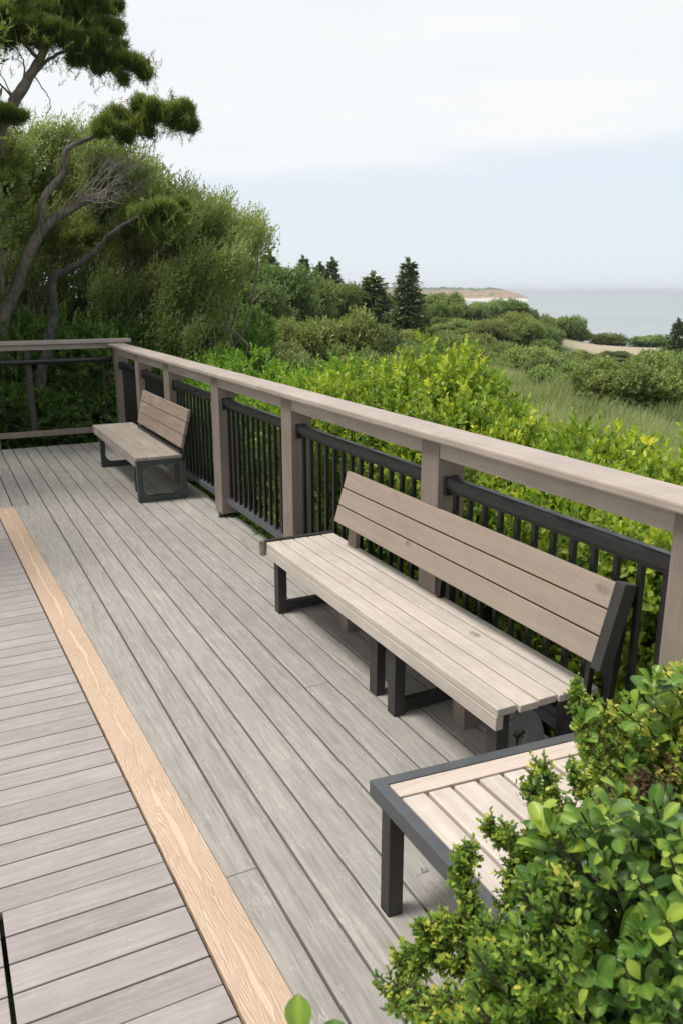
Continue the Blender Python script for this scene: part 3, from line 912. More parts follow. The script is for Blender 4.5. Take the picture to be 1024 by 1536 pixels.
def shoot_leaves(rg, tips, dirs, slen, nl, L, W, kind, tint, tipgain=0.15, spread=0.85):
    """leaves set in a spiral along the last stretch of every shoot"""
    n = len(tips)
    dirs = unit(dirs)
    slen = np.broadcast_to(slen, (n,))
    t = np.linspace(0.0, 1.0, nl)
    P = tips[:, None] - dirs[:, None] * (slen[:, None] * (1 - t[None]))[..., None]
    ref = unit(rg.normal(size=(n, 3)))
    A = unit(np.cross(dirs, ref)); B = np.cross(dirs, A)
    ph = np.arange(nl) * 2.4 + rg.uniform(0, 6.28, (n, 1))
    rad = A[:, None] * np.cos(ph)[..., None] + B[:, None] * np.sin(ph)[..., None]
    k = (spread * (1.15 - 0.75 * t))[None, :, None]
    D = dirs[:, None] * (1.0 - 0.35 * k) + rad * k + rg.normal(0, 0.16, (n, nl, 3))
    Nn = dirs[:, None] * 1.0 - rad * 0.3 + np.array([0, 0, 0.5]) + rg.normal(0, 0.2, (n, nl, 3))
    sc = (1.0 - 0.35 * t)[None] * rg.uniform(0.75, 1.2, (n, nl))
    tn = np.asarray(tint)[:, None] + tipgain * t[None] * 1.0 + np.zeros((n, nl))
    L = np.asarray(L).reshape(-1, 1); W = np.asarray(W).reshape(-1, 1)
    return leaves(P.reshape(-1, 3), D.reshape(-1, 3), Nn.reshape(-1, 3), (L * sc).ravel(), (W * sc).ravel(), kind, tn.ravel())

# ------------------------------------------------------------------ shrub prototypes (height 1 unit ~ used in metres)
def lumpy_points(rg, n, R, Hh, lobes):
    """points near the surface of a rounded, lobed bush; returns points and outward directions"""
    c = []
    for _ in range(lobes):
        a = rg.uniform(0, 2*PI); r = R * 0.62 * math.sqrt(rg.uniform(0, 1)); h = Hh * rg.uniform(0.30, 0.80) * (1 - 0.35 * (r / R) ** 2)
        c.append((r * math.cos(a), r * math.sin(a), h, rg.uniform(0.26, 0.46) * R))
    c = np.array(c)
    idx = rg.integers(0, lobes, n)
    u = unit(rg.normal(size=(n, 3))); u[:, 2] = np.abs(u[:, 2]) * 0.9 + u[:, 2] * 0.1
    rr = c[idx, 3] * rg.uniform(0.55, 1.08, n) ** 0.5
    P = c[idx, :3] + u * rr[:, None] * np.array([1, 1, 1.05])
    return P, u, idx, c
def shrub_mesh(name, seed, R, Hh, nsh, nl, L, W, kind, mat, lobes, slen, up=0.9, tint0=0.35, tspread=0.25, hgain=0.3, tipgain=0.15):
    rg = np.random.default_rng(seed)
    P, u, idx, c = lumpy_points(rg, nsh, R, Hh, lobes)
    lobe_t = rg.normal(0, 0.10, lobes)
    dirs = u * 0.7 + np.array([0, 0, up]) + rg.normal(0, 0.25, (nsh, 3))
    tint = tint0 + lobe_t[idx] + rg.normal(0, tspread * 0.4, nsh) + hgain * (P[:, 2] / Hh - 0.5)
    parts = [shoot_leaves(rg, P, dirs, slen * rg.uniform(0.7, 1.3, nsh), nl, L, W, kind, tint, tipgain)]
    # low skirt so the base is not bare
    ns = nsh // 4
    a = rg.uniform(0, 2*PI, ns); r = R * 0.85 * np.sqrt(rg.uniform(0.15, 1, ns))
    P2 = np.stack([r*np.cos(a), r*np.sin(a), rg.uniform(0.06, 0.45, ns) * Hh], 1)
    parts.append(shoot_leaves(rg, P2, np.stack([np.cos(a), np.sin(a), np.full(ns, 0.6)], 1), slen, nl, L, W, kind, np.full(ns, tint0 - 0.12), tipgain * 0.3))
    V, Q, T = merge(parts)
    zf = Hh / np.percentile(V[:, 2], 99.97); V[:, 2] *= zf; c[:, 2] *= zf
    me = mesh_np(name, V, Q, mat, np.clip(T, 0, 1))
    # stems
    mb = MB()
    for i in range(lobes):
        end = c[i, :3]
        b0 = np.array([end[0] * 0.12, end[1] * 0.12, -0.1])
        m_ = (b0 + end) / 2 + rg.normal(0, 0.06 * R, 3)
        mb.tube(smooth_path([b0, m_, end], 4), np.linspace(0.018, 0.006, 9) * (Hh / 1.8), 5)
        for _ in range(4):
            tp = end + unit(rg.normal(size=3) + np.array([0, 0, .8])) * c[i, 3] * 0.9
            mb.tube([end * 0.85 + b0 * 0.15, (end + tp) / 2, tp], np.array([0.006, 0.004, 0.002]) * (Hh / 1.8), 4)
    sm = bpy.data.meshes.new(name + '_stems'); sm.from_pydata([tuple(map(float, v)) for v in mb.v], [], mb.f); sm.materials.append(M['twig'])
    return me, sm

def place(name, meshes, loc, sc, rz, label, cat, group, color=(1, 1, 1, 1), parts=('foliage', 'stems'), zs=None):
    root = empty(name, loc, label, cat, group, rz)
    root.scale = (sc, sc, zs if zs else sc)
    for m_, pn in zip(meshes, parts):
        if m_ is None: continue
        o = link(pn, m_, root)
        o.color = color
    return root

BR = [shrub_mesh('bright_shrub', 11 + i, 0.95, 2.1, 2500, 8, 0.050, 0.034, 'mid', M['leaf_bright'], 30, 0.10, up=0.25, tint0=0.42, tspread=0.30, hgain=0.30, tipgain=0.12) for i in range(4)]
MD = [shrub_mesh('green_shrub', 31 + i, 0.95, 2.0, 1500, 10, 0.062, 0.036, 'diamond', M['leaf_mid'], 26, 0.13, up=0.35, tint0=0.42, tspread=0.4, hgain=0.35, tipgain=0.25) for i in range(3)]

# bright shrubs just outside the railing: (column, row of the top, distance, width)
bright = [(655, 500, 5.2, 1.0), (600, 538, 5.4, 0.9), (548, 545, 6.6, 0.95), (705, 566, 4.7, 0.9), (745, 600, 4.5, 0.8), (800, 640, 4.15, 0.6),
          (868, 612, 4.2, 0.5), (915, 655, 3.75, 0.5), (965, 680, 3.6, 0.5), (1015, 690, 3.4, 0.5), (1065, 710, 3.3, 0.55), (500, 560, 7.0, 0.9), (660, 590, 4.3, 0.7),
          (760, 668, 3.7, 0.62), (850, 705, 3.2, 0.55), (930, 745, 2.95, 0.5), (590, 600, 4.9, 0.7), (520, 590, 5.7, 0.75), (1010, 800, 2.85, 0.5), (700, 640, 4.0, 0.6)]
def off_rail(px, d, wd_):
    wd_ = max(wd_, 0.85)
    a = math.atan((px - 512) / 1253) + YAW
    return max(d, (2.25 + 0.80 * wd_) / math.sin(a))
lab = {0: 'tallest bright yellow green shrub with orange tipped shoots, rising above the railing', 6: 'slender yellow tipped shrub rising beside the dune grass'}
for i, (px, py, d, wd_) in enumerate(bright):
    d = off_rail(px, d, wd_)
    py += 6 + 22 * max(0, px - 700) / 300
    wd_ = max(wd_, 0.85) * 1.05
    p = at(px, py, d)
    gz = ground_z(p[0], p[1])
    h = p[2] - gz
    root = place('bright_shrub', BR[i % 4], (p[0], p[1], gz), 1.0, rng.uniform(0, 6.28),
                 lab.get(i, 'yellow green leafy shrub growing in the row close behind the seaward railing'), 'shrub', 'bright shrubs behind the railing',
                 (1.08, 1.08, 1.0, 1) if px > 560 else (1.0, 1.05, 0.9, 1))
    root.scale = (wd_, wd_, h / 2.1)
green = [(470, 548, 8.2, 1.0), (525, 512, 9.0, 1.0), (430, 540, 8.8, 1.0), (380, 505, 10.5, 1.1), (330, 500, 11.5, 1.1), (290, 520, 11.8, 1.1), (350, 530, 9.4, 1.0),
         (410, 560, 7.9, 0.9), (455, 580, 7.2, 0.8), (300, 545, 10.2, 1.0), (250, 510, 12.3, 1.1), (400, 600, 7.0, 0.75), (350, 575, 8.2, 0.8), (575, 520, 9.5, 1.0), (480, 520, 10.8, 1.1)]
for i, (px, py, d, wd_) in enumerate(green):
    d = off_rail(px, d, wd_); py += 16
    p = at(px, py, d)
    gz = ground_z(p[0], p[1])
    root = place('green_shrub', MD[i % 3], (p[0], p[1], gz), 1.0, rng.uniform(0, 6.28),
                 'fresh green leafy shrub in the hedge outside the railing behind the small bench', 'shrub', 'green hedge shrubs behind the small bench', (1.35, 1.45, 0.75, 1))
    root.scale = (wd_, wd_, (p[2] - gz) / 2.0)
# dark understorey seen through the back railing
under_ = [(-60, 430, 13.2), (0, 450, 12.8), (55, 470, 12.4), (105, 455, 12.8), (150, 470, 12.3), (200, 468, 13.0), (245, 470, 13.6), (20, 560, 11.9), (80, 575, 11.7), (130, 570, 11.8), (175, 590, 11.7),
          (300, 470, 14.5), (350, 470, 15.0), (30, 420, 16.5), (120, 430, 16.5), (210, 430, 16.5), (290, 440, 17.0), (-120, 470, 12.5), (350, 440, 18.5)]
for i, (px, py, d) in enumerate(under_):
    p = at(px, py, d)
    gz = ground_z(p[0], p[1])
    br_ = i in (10,)
    root = place('green_shrub', MD[i % 3], (p[0], p[1], gz), 1.0, rng.uniform(0, 6.28),
                 'dark green bush growing under the trees beyond the far railing', 'shrub', 'dark understorey bushes beyond the far railing', (0.75, 0.85, 0.7, 1))
    root.scale = (1.15, 1.15, (p[2] - gz) / 2.0)

# ------------------------------------------------------------------ midground scrub
SC = [shrub_mesh('scrub_bush', 51 + i, 1.7, 2.1, 1900, 7, 0.16, 0.10, 'diamond', M['leaf_olive'], 22, 0.30, up=0.5, tint0=0.42, tspread=0.35, hgain=0.45, tipgain=0.15) for i in range(4)]
RT = [shrub_mesh('round_tree', 61 + i, 1.9, 4.6, 4200, 8, 0.15, 0.085, 'diamond', M['leaf_olive'], 34, 0.30, up=0.45, tint0=0.40, tspread=0.35, hgain=0.35, tipgain=0.15) for i in range(2)]
def scrub(px, d, sc, zs=1.0, col=(1, 1, 1, 1), label='rounded olive green scrub bush on the slope between the deck and the sea', group='scrub bushes on the slope'):
    r = ray(px, 437); h = math.hypot(r[0], r[1])
    x, y = r[0] / h * d, r[1] / h * d
    m_ = SC[int(rng.integers(0, 4))]
    root = place('scrub_bush', (m_[0], None), (x, y, ground_z(x, y) - 0.15), sc, rng.uniform(0, 6.28), label, 'bush', group, col, zs=sc * zs)
    return root
cnt = 0
placed = []
tries = 0
while cnt < 285 and tries < 20000:
    tries += 1
    px = rng.uniform(340, 1075)
    u = rng.uniform(0, 1)
    dmax = min(lerp(COAST, px) - 2, 165)
    d = 22 * (dmax / 22) ** u
    # dune grass field stays open, so does the sand
    if px > 700 and d < max(23, 36 - (px - 700) * 0.055): continue
    if 640 < px <= 700 and d < 20 + 16 * (px - 640) / 60: continue
    
    r = ray(px, 437); h = math.hypot(r[0], r[1]); x, y = r[0]/h*d, r[1]/h*d
    sp = at(945, 513, 96)
    if math.hypot(x - sp[0], y - sp[1]) < 10: continue
    sc = rng.uniform(0.7, 1.3) * (0.62 + 0.55 * min(1.8, d / 70))
    if any(math.hypot(x - a, y - b_) < 1.05 * (sc + s2) * 0.95 for a, b_, s2 in placed): continue
    placed.append((x, y, sc))
    zsc = rng.uniform(0.7, 1.0)
    if px < 560: zsc *= 1.25
    if d > 85 and px > 860: zsc *= 0.6
    if px > 850 and 50 < d <= 92: zsc *= 0.50; sc *= 0.85
    t = rng.uniform(0.7, 1.3)
    col = (t * rng.uniform(0.85, 1.15), t, t * rng.uniform(0.8, 1.1), 1)
    if d < 34: lb_, gp = 'olive green bush at the near edge of the scrub, closest to the deck', 'near scrub bushes'
    elif d > 95: lb_, gp = 'small looking rounded bush along the far edge of the land by the sea', 'scrub bushes along the shore'
    elif px < 560: lb_, gp = 'rounded green bush on the left part of the scrub slope below the trees', 'scrub bushes on the left slope'
    else: lb_, gp = 'rounded olive bush in the middle of the scrub slope towards the sea', 'scrub bushes on the middle slope'
    scrub(px, d, sc, zsc, col, lb_, gp)
    cnt += 1
# low ground-cover tufts filling between the bushes, one mass
rg = np.random.default_rng(91)
pts = []
while len(pts) < 9000:
    px = rg.uniform(330, 1090); dmax = min(lerp(COAST, px) - 1, 165)
    d = 12 * (dmax / 12) ** rg.uniform(0, 1)
    if px > 700 and d < max(23, 36 - (px - 700) * 0.055): continue
    r = ray(px, 437); h = math.hypot(r[0], r[1]); x, y = r[0]/h*d, r[1]/h*d
    if math.hypot(x - sp[0], y - sp[1]) < 11: continue
    pts.append((x, y, ground_z(x, y) + rg.uniform(0.05, 0.55), d))
pts = np.array(pts)
V, Q, T = shoot_leaves(rg, pts[:, :3], rg.normal(0, 0.4, (len(pts), 3)) + np.array([0, 0, 1]), 0.5 + pts[:, 3] * 0.004, 9, 0.20, 0.11, 'quad', rg.uniform(0.2, 0.7, len(pts)), 0.15)
V = V * 1.0
tag(link('ground_cover', mesh_np('ground_cover', V, Q, M['leaf_olive'], np.clip(T, 0, 1))), 'low green ground cover between the scrub bushes', 'ground cover', kind='stuff')
# low weeds right under the railing
pts = []
while len(pts) < 5200:
    x = rg.uniform(2.2, 7.5); y = rg.uniform(0.4, 15.0)
    pts.append((x, y, ground_z(x, y) + rg.uniform(0.03, 0.45)))
for _ in range(2600):
    x = rg.uniform(-3.0, 3.5); y = rg.uniform(10.35, 14.0)
    pts.append((x, y, ground_z(x, y) + rg.uniform(0.03, 0.55)))
pts = np.array(pts)
V, Q, T = shoot_leaves(rg, pts, rg.normal(0, 0.4, (len(pts), 3)) + np.array([0, 0, 1]), 0.22, 8, 0.07, 0.035, 'quad', rg.uniform(0.2, 0.8, len(pts)), 0.2)
tag(link('undergrowth', mesh_np('undergrowth', V, Q, M['leaf_bright'], np.clip(T * 0.8, 0, 0.85))), 'low leafy undergrowth at the foot of the deck', 'undergrowth', kind='stuff')

# dune grass
pts = []
while len(pts) < 60000:
    px = rg.uniform(600, 1120); d = rg.uniform(8.5, 37)
    if px > 740 and d > max(26, 39 - (px - 700) * 0.055): continue
    if rg.uniform() > (d / 38) ** 0.6: continue
    r = ray(px, 437); h = math.hypot(r[0], r[1]); x, y = r[0]/h*d, r[1]/h*d
    clump = 0.5 + 0.5 * math.sin(x * 1.9 + 2 * math.sin(y * 0.8)) * math.sin(y * 1.4 + 1.5 * math.sin(x * 0.7))
    if rg.uniform() > 0.35 + 0.65 * clump: continue
    pts.append((x, y, ground_z(x, y) - 0.02, d, clump))
pts = np.array(pts)
n = len(pts)
lean = rg.normal(0, 0.28, (n, 3)) + np.array([0.30, -0.12, 1.0]); 
L = rg.uniform(0.35, 0.85, n) * (0.7 + 0.5 * pts[:, 4])
patch = 0.45 + 0.25 * np.sin(pts[:, 0] * 0.45) * np.sin(pts[:, 1] * 0.3 + 1) + rg.normal(0, 0.16, n)
V, Q, T = leaves(pts[:, :3], lean, rg.normal(size=(n, 3)), L, 0.010 + pts[:, 3] * 0.0008, 'blade', np.clip(patch, 0, 1))
tag(link('dune_grass', mesh_np('dune_grass', V, Q, M['grass'], T)), 'pale green dune grass sweeping across the slope', 'grass', kind='stuff')

# ------------------------------------------------------------------ conifers and round trees of the middle distance
def conifer_mesh(seed, Hh=1.0, R=0.30, n=1500):
    rg = np.random.default_rng(seed)
    parts = []
    tiers = 26
    P, D, T = [], [], []
    for i in range(tiers):
        z = 0.08 + 0.90 * i / tiers
        rad = R * (1 - z) ** 0.85 * rg.uniform(0.85, 1.1) + 0.01
        nb = int(20 * (1 - z) + 7)
        for k in range(nb):
            a = rg.uniform(0, 2 * PI); rr = rad * rg.uniform(0.75, 1.12)
            for t in np.linspace(0.25, 1.0, 6):
                for _ in range(2):
                    P.append((rr*t*math.cos(a) + rg.normal(0, .01), rr*t*math.sin(a) + rg.normal(0, .01), z - 0.05 * t + 0.035 * t * t + rg.normal(0, .008)))
                    D.append((math.cos(a + rg.normal(0, .5)), math.sin(a + rg.normal(0, .5)), rg.normal(0.1, .3)))
                    T.append(0.3 + 0.5 * t * rg.uniform(0.4, 1))
    P, D, T = map(np.array, (P, D, T))
    P = np.vstack([P, [(rg.normal(0, .004), rg.normal(0, .004), z) for z in np.linspace(.85, .99, 40)]]); D = np.vstack([D, rg.normal(0, .4, (40, 3)) + [0, 0, .6]]); T = np.concatenate([T, np.full(40, .5)])
    V, Q, T = leaves(P, D, np.tile([0, 0, 1.0], (len(P), 1)) + rg.normal(0, .3, (len(P), 3)), 0.060 * rg.uniform(.7, 1.2, len(P)), 0.034, 'diamond', T)
    crown = mesh_np('conifer_crown', V, Q, M['fir'], T)
    mb = MB().tube([(0, 0, -0.03), (0, 0, 0.5), (0, 0, 0.97)], [0.022, 0.012, 0.003], 6)
    tm = bpy.data.meshes.new('conifer_trunk'); tm.from_pydata([tuple(map(float, v)) for v in mb.v], [], mb.f); tm.materials.append(M['bark_dark'])
    return crown, tm
CF = [conifer_mesh(71, R=0.30), conifer_mesh(72, R=0.36), conifer_mesh(73, R=0.42)]
cons = [(612, 388, 62, 0, 'pointed dark conifer, tallest one standing in the scrub towards the bay'),
        (560, 410, 66, 2, 'broad blunt dark conifer just left of the tallest pointed one'),
        (498, 388, 95, 1, 'dark conifer with forked top on the skyline'),
        (455, 384, 100, 0, 'small pointed conifer on the skyline behind the round bushes'),
        (480, 394, 98, 1, 'short conifer between two others on the skyline'),
        (1018, 478, 74, 2, 'dark conifer at the right edge of the view above the scrub'),
        (404, 376, 52, 0, 'thin conifer tip showing behind the rounded dark tree')]
for px, py, d, v, lb_ in cons:
    p = at(px, py, d); gz = ground_z(p[0], p[1]) - 0.3
    cn = place('conifer', CF[v], (p[0], p[1], gz), p[2] - gz, rng.uniform(0, 6.28), lb_, 'conifer', None, (1, 1, 1, 1), ('crown', 'trunk'))
    if px == 560: cn.scale = (cn.scale[0] * 1.45, cn.scale[1] * 1.45, cn.scale[2])
for px, py, d, wd_, lb_, c_ in ((405, 388, 40, 1.45, 'rounded dark green tree at the left end of the scrub', (0.7, 0.85, 0.8, 1)),
                          (372, 415, 36, 1.2, 'round dark tree half hidden behind the leaning grey green tree', (0.7, 0.8, 0.75, 1)),
                          (455, 412, 52, 1.35, 'rounded mid green tree on the skyline below the small conifers', (0.95, 1.0, 0.9, 1)),
                          (500, 418, 60, 1.3, 'soft green rounded tree left of the blunt conifer', (1.0, 1.0, 0.9, 1)),
                          (530, 424, 72, 1.2, 'low rounded tree filling the gap behind the blunt conifer', (0.85, 0.95, 0.8, 1)),
                          (750, 452, 105, 1.35, 'dark rounded bush standing out on the shore skyline', (0.65, 0.75, 0.7, 1)),
                          (790, 462, 102, 1.2, 'dark bush at the end of the wooded shore skyline', (0.6, 0.7, 0.65, 1)),
                          (700, 452, 112, 1.4, 'wide rounded bush on the shore skyline below the headland', (0.95, 1.0, 0.9, 1))):
    p = at(px, py, d); gz = ground_z(p[0], p[1]) - 0.2
    m_ = RT[int(rng.integers(0, 2))] if py < 430 else SC[int(rng.integers(0, 4))]
    hm = 4.6 if py < 430 else 2.1
    root = place('rounded_tree', m_, (p[0], p[1], gz), 1, rng.uniform(0, 6.28), lb_, 'tree', None, c_, ('crown', 'trunk'))
    root.scale = (wd_, wd_, (p[2] - gz) / hm)

# ------------------------------------------------------------------ trees at the left
def limb(mb, pts, r0, r1, k=8):
    pth = smooth_path(pts, 6)
    n = len(pth)
    jit = rng.normal(0, 0.006, (n, 3)); jit[0] = 0
    mb.tube(pth + jit, np.linspace(r0, r1, n) * rng.uniform(0.93, 1.07, n), k)
    return pth
def blob_leaves(rg, centers, radii, nsh, nl, L, W, kind, up, slen, squash=(1.15, 1.15, 1.15), tint0=0.4, tsp=0.12):
    parts = []
    for c, R in zip(centers, radii):
        m_ = int(nsh * (R / 0.5) ** 2)
        u = unit(rg.normal(size=(m_, 3)))
        P = c + u * R * (rg.uniform(0.02, 1.0, (m_, 1)) ** 0.5) * np.array(squash) + rg.normal(0, 0.10 * R, (m_, 3))
        d = u * 0.30 + np.asarray(up) + rg.normal(0, 0.25, (m_, 3))
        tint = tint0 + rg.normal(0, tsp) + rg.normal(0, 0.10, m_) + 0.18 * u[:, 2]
        parts.append(shoot_leaves(rg, P, d, slen, nl, L, W, kind, tint, 0.12))
    return merge(parts)
def poly_in(px, py, poly):
    ins = False
    for i in range(len(poly)):
        x1, y1 = poly[i]; x2, y2 = poly[i-1]
        if (y1 > py) != (y2 > py) and px < (x2 - x1) * (py - y1) / (y2 - y1) + x1: ins = not ins
    return ins
def grey_tree(label, poly, n, dist, base, seed, rpx=26):
    rg = np.random.default_rng(seed)
    root = empty('broadleaf_tree', tuple(base), label, 'tree')
    base = np.array(base)
    cen, rad = [], []
    xs = [a for a, b_ in poly]; ys = [b_ for a, b_ in poly]
    best = []
    while len(best) < n:
        cands = []
        while len(cands) < 6:
            px, py = rg.uniform(min(xs), max(xs)), rg.uniform(min(ys), max(ys))
            if poly_in(px, py, poly): cands.append((px, py))
        # the candidate farthest from those taken keeps the crown even
        if best: cands.sort(key=lambda q: -min((q[0]-b_[0])**2 + (q[1]-b_[1])**2 for b_ in best))
        best.append(cands[0])
    mb = MB()
    hub = base + np.array([0, 0, 1.6]) + rg.normal(0, 0.15, 3)
    mb.tube(smooth_path([base + [0, 0, -0.3], (base + hub) / 2 + rg.normal(0, .08, 3), hub], 5), np.linspace(0.10, 0.07, 11), 8)
    for px, py in best:
        c = at(px, py, dist + rg.uniform(-1.3, 1.3))
        cen.append(c - base); rad.append(rpx * dist / 1253 * rg.uniform(0.8, 1.25))
        if rg.uniform() < 0.6:
            m_ = (hub + c) / 2 + rg.normal(0, 0.25, 3) + [0, 0, -0.2]
            mb.tube(smooth_path([hub, m_, c], 4), np.linspace(0.035, 0.008, 9), 5)
    back = at(300, 430, 20.0); back = unit(back - at(300, 430, 10.0))
    V, Q, T = merge([blob_leaves(rg, cen, rad, 330, 12, 0.078, 0.030, 'diamond', (0.35, -0.05, 0.60), 0.42, tint0=0.45, tsp=0.07),
                     blob_leaves(rg, [c + back * 1.3 for c in cen], [x_ * 1.1 for x_ in rad], 90, 7, 0.14, 0.065, 'diamond', (0.2, 0, 0.5), 0.3, tint0=0.25)])
    o = link('crown', mesh_np('grey_tree_crown', V, Q, M['leaf_grey'], np.clip(T, 0, 1)), root)
    mb.v = [tuple(np.array(v) - base) for v in mb.v]
    mb.build('trunk', M['bark'], root, smooth=True)
    return root
def gbase(px, d):
    r = ray(px, 437); h = math.hypot(r[0], r[1]); x, y = r[0]/h*d, r[1]/h*d
    return (x, y, ground_z(x, y))
grey_tree('tall grey green broadleaf tree at the far left behind the leaning pine trunk', [(-60, 190), (40, 185), (95, 175), (150, 185), (190, 260), (190, 420), (100, 440), (-60, 440)], 46, 15.5, gbase(30, 15.5), 5)
grey_tree('fine leaved grey green tree in the middle of the trees on the left', [(150, 215), (205, 225), (250, 255), (265, 330), (270, 450), (150, 450)], 28, 14.2, gbase(205, 14.2), 6)
grey_tree('fine leaved tree leaning out to the right against the sky beside the scrub', [(250, 275), (300, 285), (345, 310), (390, 325), (400, 340), (370, 395), (352, 440), (345, 490), (250, 490)], 44, 13.2, gbase(300, 13.2), 8, 23)
grey_tree('tall broadleaf tree added beyond the left edge of the view to shade the far deck', [(-420, -120), (-120, -120), (-60, 60), (-40, 420), (-420, 420)], 40, 11.5, gbase(-220, 11.5), 9, 45)  # added beyond the left frame edge to block sun and sky from the deck
sh = empty('broadleaf_tree', (-3.6, 8.4, -1.0), 'unseen tree added left of the deck to shade its far corner', 'tree')  # added out of view; crown placed so its shadow darkens the far boards
rg = np.random.default_rng(12)
cs = [np.array([rg.uniform(-2.4, 2.2), rg.uniform(-1.6, 2.6), rg.uniform(4.2, 7.8)]) for _ in range(24)]
cs = [c for c in cs if c[0] - 3.6 < -0.9 + (c[1] + 8.4) * -0.02]
V, Q, T = blob_leaves(rg, cs, [0.75] * len(cs), 60, 8, 0.15, 0.07, 'diamond', (0, 0, 0.5), 0.4)
link('crown', mesh_np('shade_tree_crown', V, Q, M['leaf_grey'], np.clip(T, 0, 1)), sh)
mb = MB().tube(smooth_path([(0, 0, -0.2), (0.1, 0.1, 2.2), (-0.1, 0.2, 4.2)], 5), np.linspace(0.16, 0.10, 11), 9)
for c in cs: mb.tube(smooth_path([(-0.1, 0.2, 4.0), c * 0.5 + np.array([0, 0, 1.9]), c], 4), np.linspace(0.05, 0.012, 9), 5)
mb.build('trunk', M['bark'], sh, smooth=True)
# ---- pines
def pine(label, limbs, clumps, d0, seed, trunk_mat, reds=()):
    rg = np.random.default_rng(seed)
    b0 = limbs[0][0][0]
    base = np.array(gbase(b0[0], b0[2]))
    root = empty('pine_tree', tuple(base), label, 'pine tree')
    mb = MB()
    for i, (pts, r0, r1) in enumerate(limbs):
        w3 = [at(*p) for p in pts]
        if i == 0: w3 = [base + [0, 0, -0.3]] + w3
        limb(mb, [q - base for q in w3], r0, r1, 9)
    cen, rad = [], []
    parts = []
    for px, py, dd, rp in clumps:
        c = at(px, py, dd) - base; R = rp * dd / 1253
        sub = max(5, int(13 * (rp / 25) ** 1.5))
        for _ in range(sub):
            cc_ = c + unit(rg.normal(size=3)) * R * rg.uniform(0.1, 1.15) * np.array([1, 1, 0.5])
            r_ = R * rg.uniform(0.24, 0.60)
            m_ = min(int(75 * (r_ / 0.13) ** 1.8) + 16, 150)
            u = unit(rg.normal(size=(m_, 3)))
            P = cc_ + u * r_ * np.array([1, 1, 0.60]) * rg.uniform(0.1, 1.35, (m_, 1))
            dr = u * 0.55 + np.array([0.05, 0, 0.85]) + rg.normal(0, 0.25, (m_, 3))
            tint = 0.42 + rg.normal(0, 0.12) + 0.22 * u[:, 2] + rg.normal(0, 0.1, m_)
            parts.append(shoot_leaves(rg, P, dr, 0.09, 10, 0.125, 0.013, 'blade', tint, 0.15, 0.95))
            mb.tube([c + (cc_ - c) * 0.1, (c + cc_) / 2 + rg.normal(0, .03, 3), cc_], [0.014, 0.009, 0.004], 4)
    for px, py, dd, rp in clumps:      # stray sprays and fine twigs between the pads
        c = at(px, py, dd) - base; R = rp * dd / 1253
        m_ = int(46 * (rp / 25) ** 2)
        P = c + rg.normal(0, 0.75, (m_, 3)) * R * np.array([1, 1, 0.8]) + np.array([0, 0, -0.25 * R])
        parts.append(shoot_leaves(rg, P, rg.normal(0, 0.4, (m_, 3)) + [0.1, 0, 0.8], 0.13, 14, 0.085, 0.011, 'blade', 0.5 + rg.normal(0, .12, m_), 0.2, 0.9))
        for q in P[::2]:
            mb.tube([c + (q - c) * 0.15 + [0, 0, -0.3 * R], (c + q) / 2 + rg.normal(0, .03, 3), q], [0.007, 0.004, 0.002], 3)
    V, Q, T = merge(parts)
    link('crown', mesh_np('pine_crown', V, Q, M['needle'], np.clip(T, 0, 1)), root)
    o = mb.build('trunk', trunk_mat, root, smooth=True)
    if reds:
        P = np.concatenate([at(px, py, dd) - base + rg.normal(0, 0.035, (9, 3)) for px, py, dd in reds])
        V, Q, T = shoot_leaves(rg, P, rg.normal(0, .5, (len(P), 3)) + [0.4, 0, 0.6], 0.05, 5, 0.035, 0.016, 'quad', rg.uniform(0, 1, len(P)), 0)
        link('cones', mesh_np('red_buds', V, Q, M['flower_red'], np.clip(T, 0, 1)), root)
    return root
D1 = 12.5
leaning = pine('leaning pine with forked grey trunk reaching from the far left over the small bench',
     [([(4, 520, D1), (22, 440, D1), (60, 350, D1), (112, 310, D1), (150, 292, D1), (190, 262, D1)], 0.115, 0.030),
      ([(62, 347, D1), (66, 300, D1), (92, 262, D1), (102, 225, D1), (140, 205, D1), (165, 190, D1)], 0.055, 0.022),
      ([(165, 190, D1), (200, 180, D1), (245, 172, D1), (280, 172, D1)], 0.022, 0.008),
      ([(100, 250, D1), (104, 215, D1), (112, 195, D1)], 0.022, 0.008),
      ([(3, 440, D1), (0, 400, D1), (6, 380, D1)], 0.06, 0.045)],
     [(160, 185, D1, 21), (185, 178, D1 + .2, 24), (212, 190, D1, 20), (228, 165, D1 - .2, 22), (255, 170, D1, 24), (278, 162, D1, 17), (282, 185, D1, 13), (205, 150, D1, 12), (190, 205, D1 + .3, 10),
      (160, 318, D1 + 1.2, 22), (190, 335, D1 + 1.2, 20), (230, 310, D1 + 1.0, 28), (262, 318, D1 + 1.0, 20), (130, 350, D1 + 1.4, 22), (0, 275, D1, 24), (8, 165, D1 + .5, 22)],
     D1, 21, M['bark'], [(272, 192, D1), (286, 186, D1), (185, 150, D1)])
D2 = 13.5
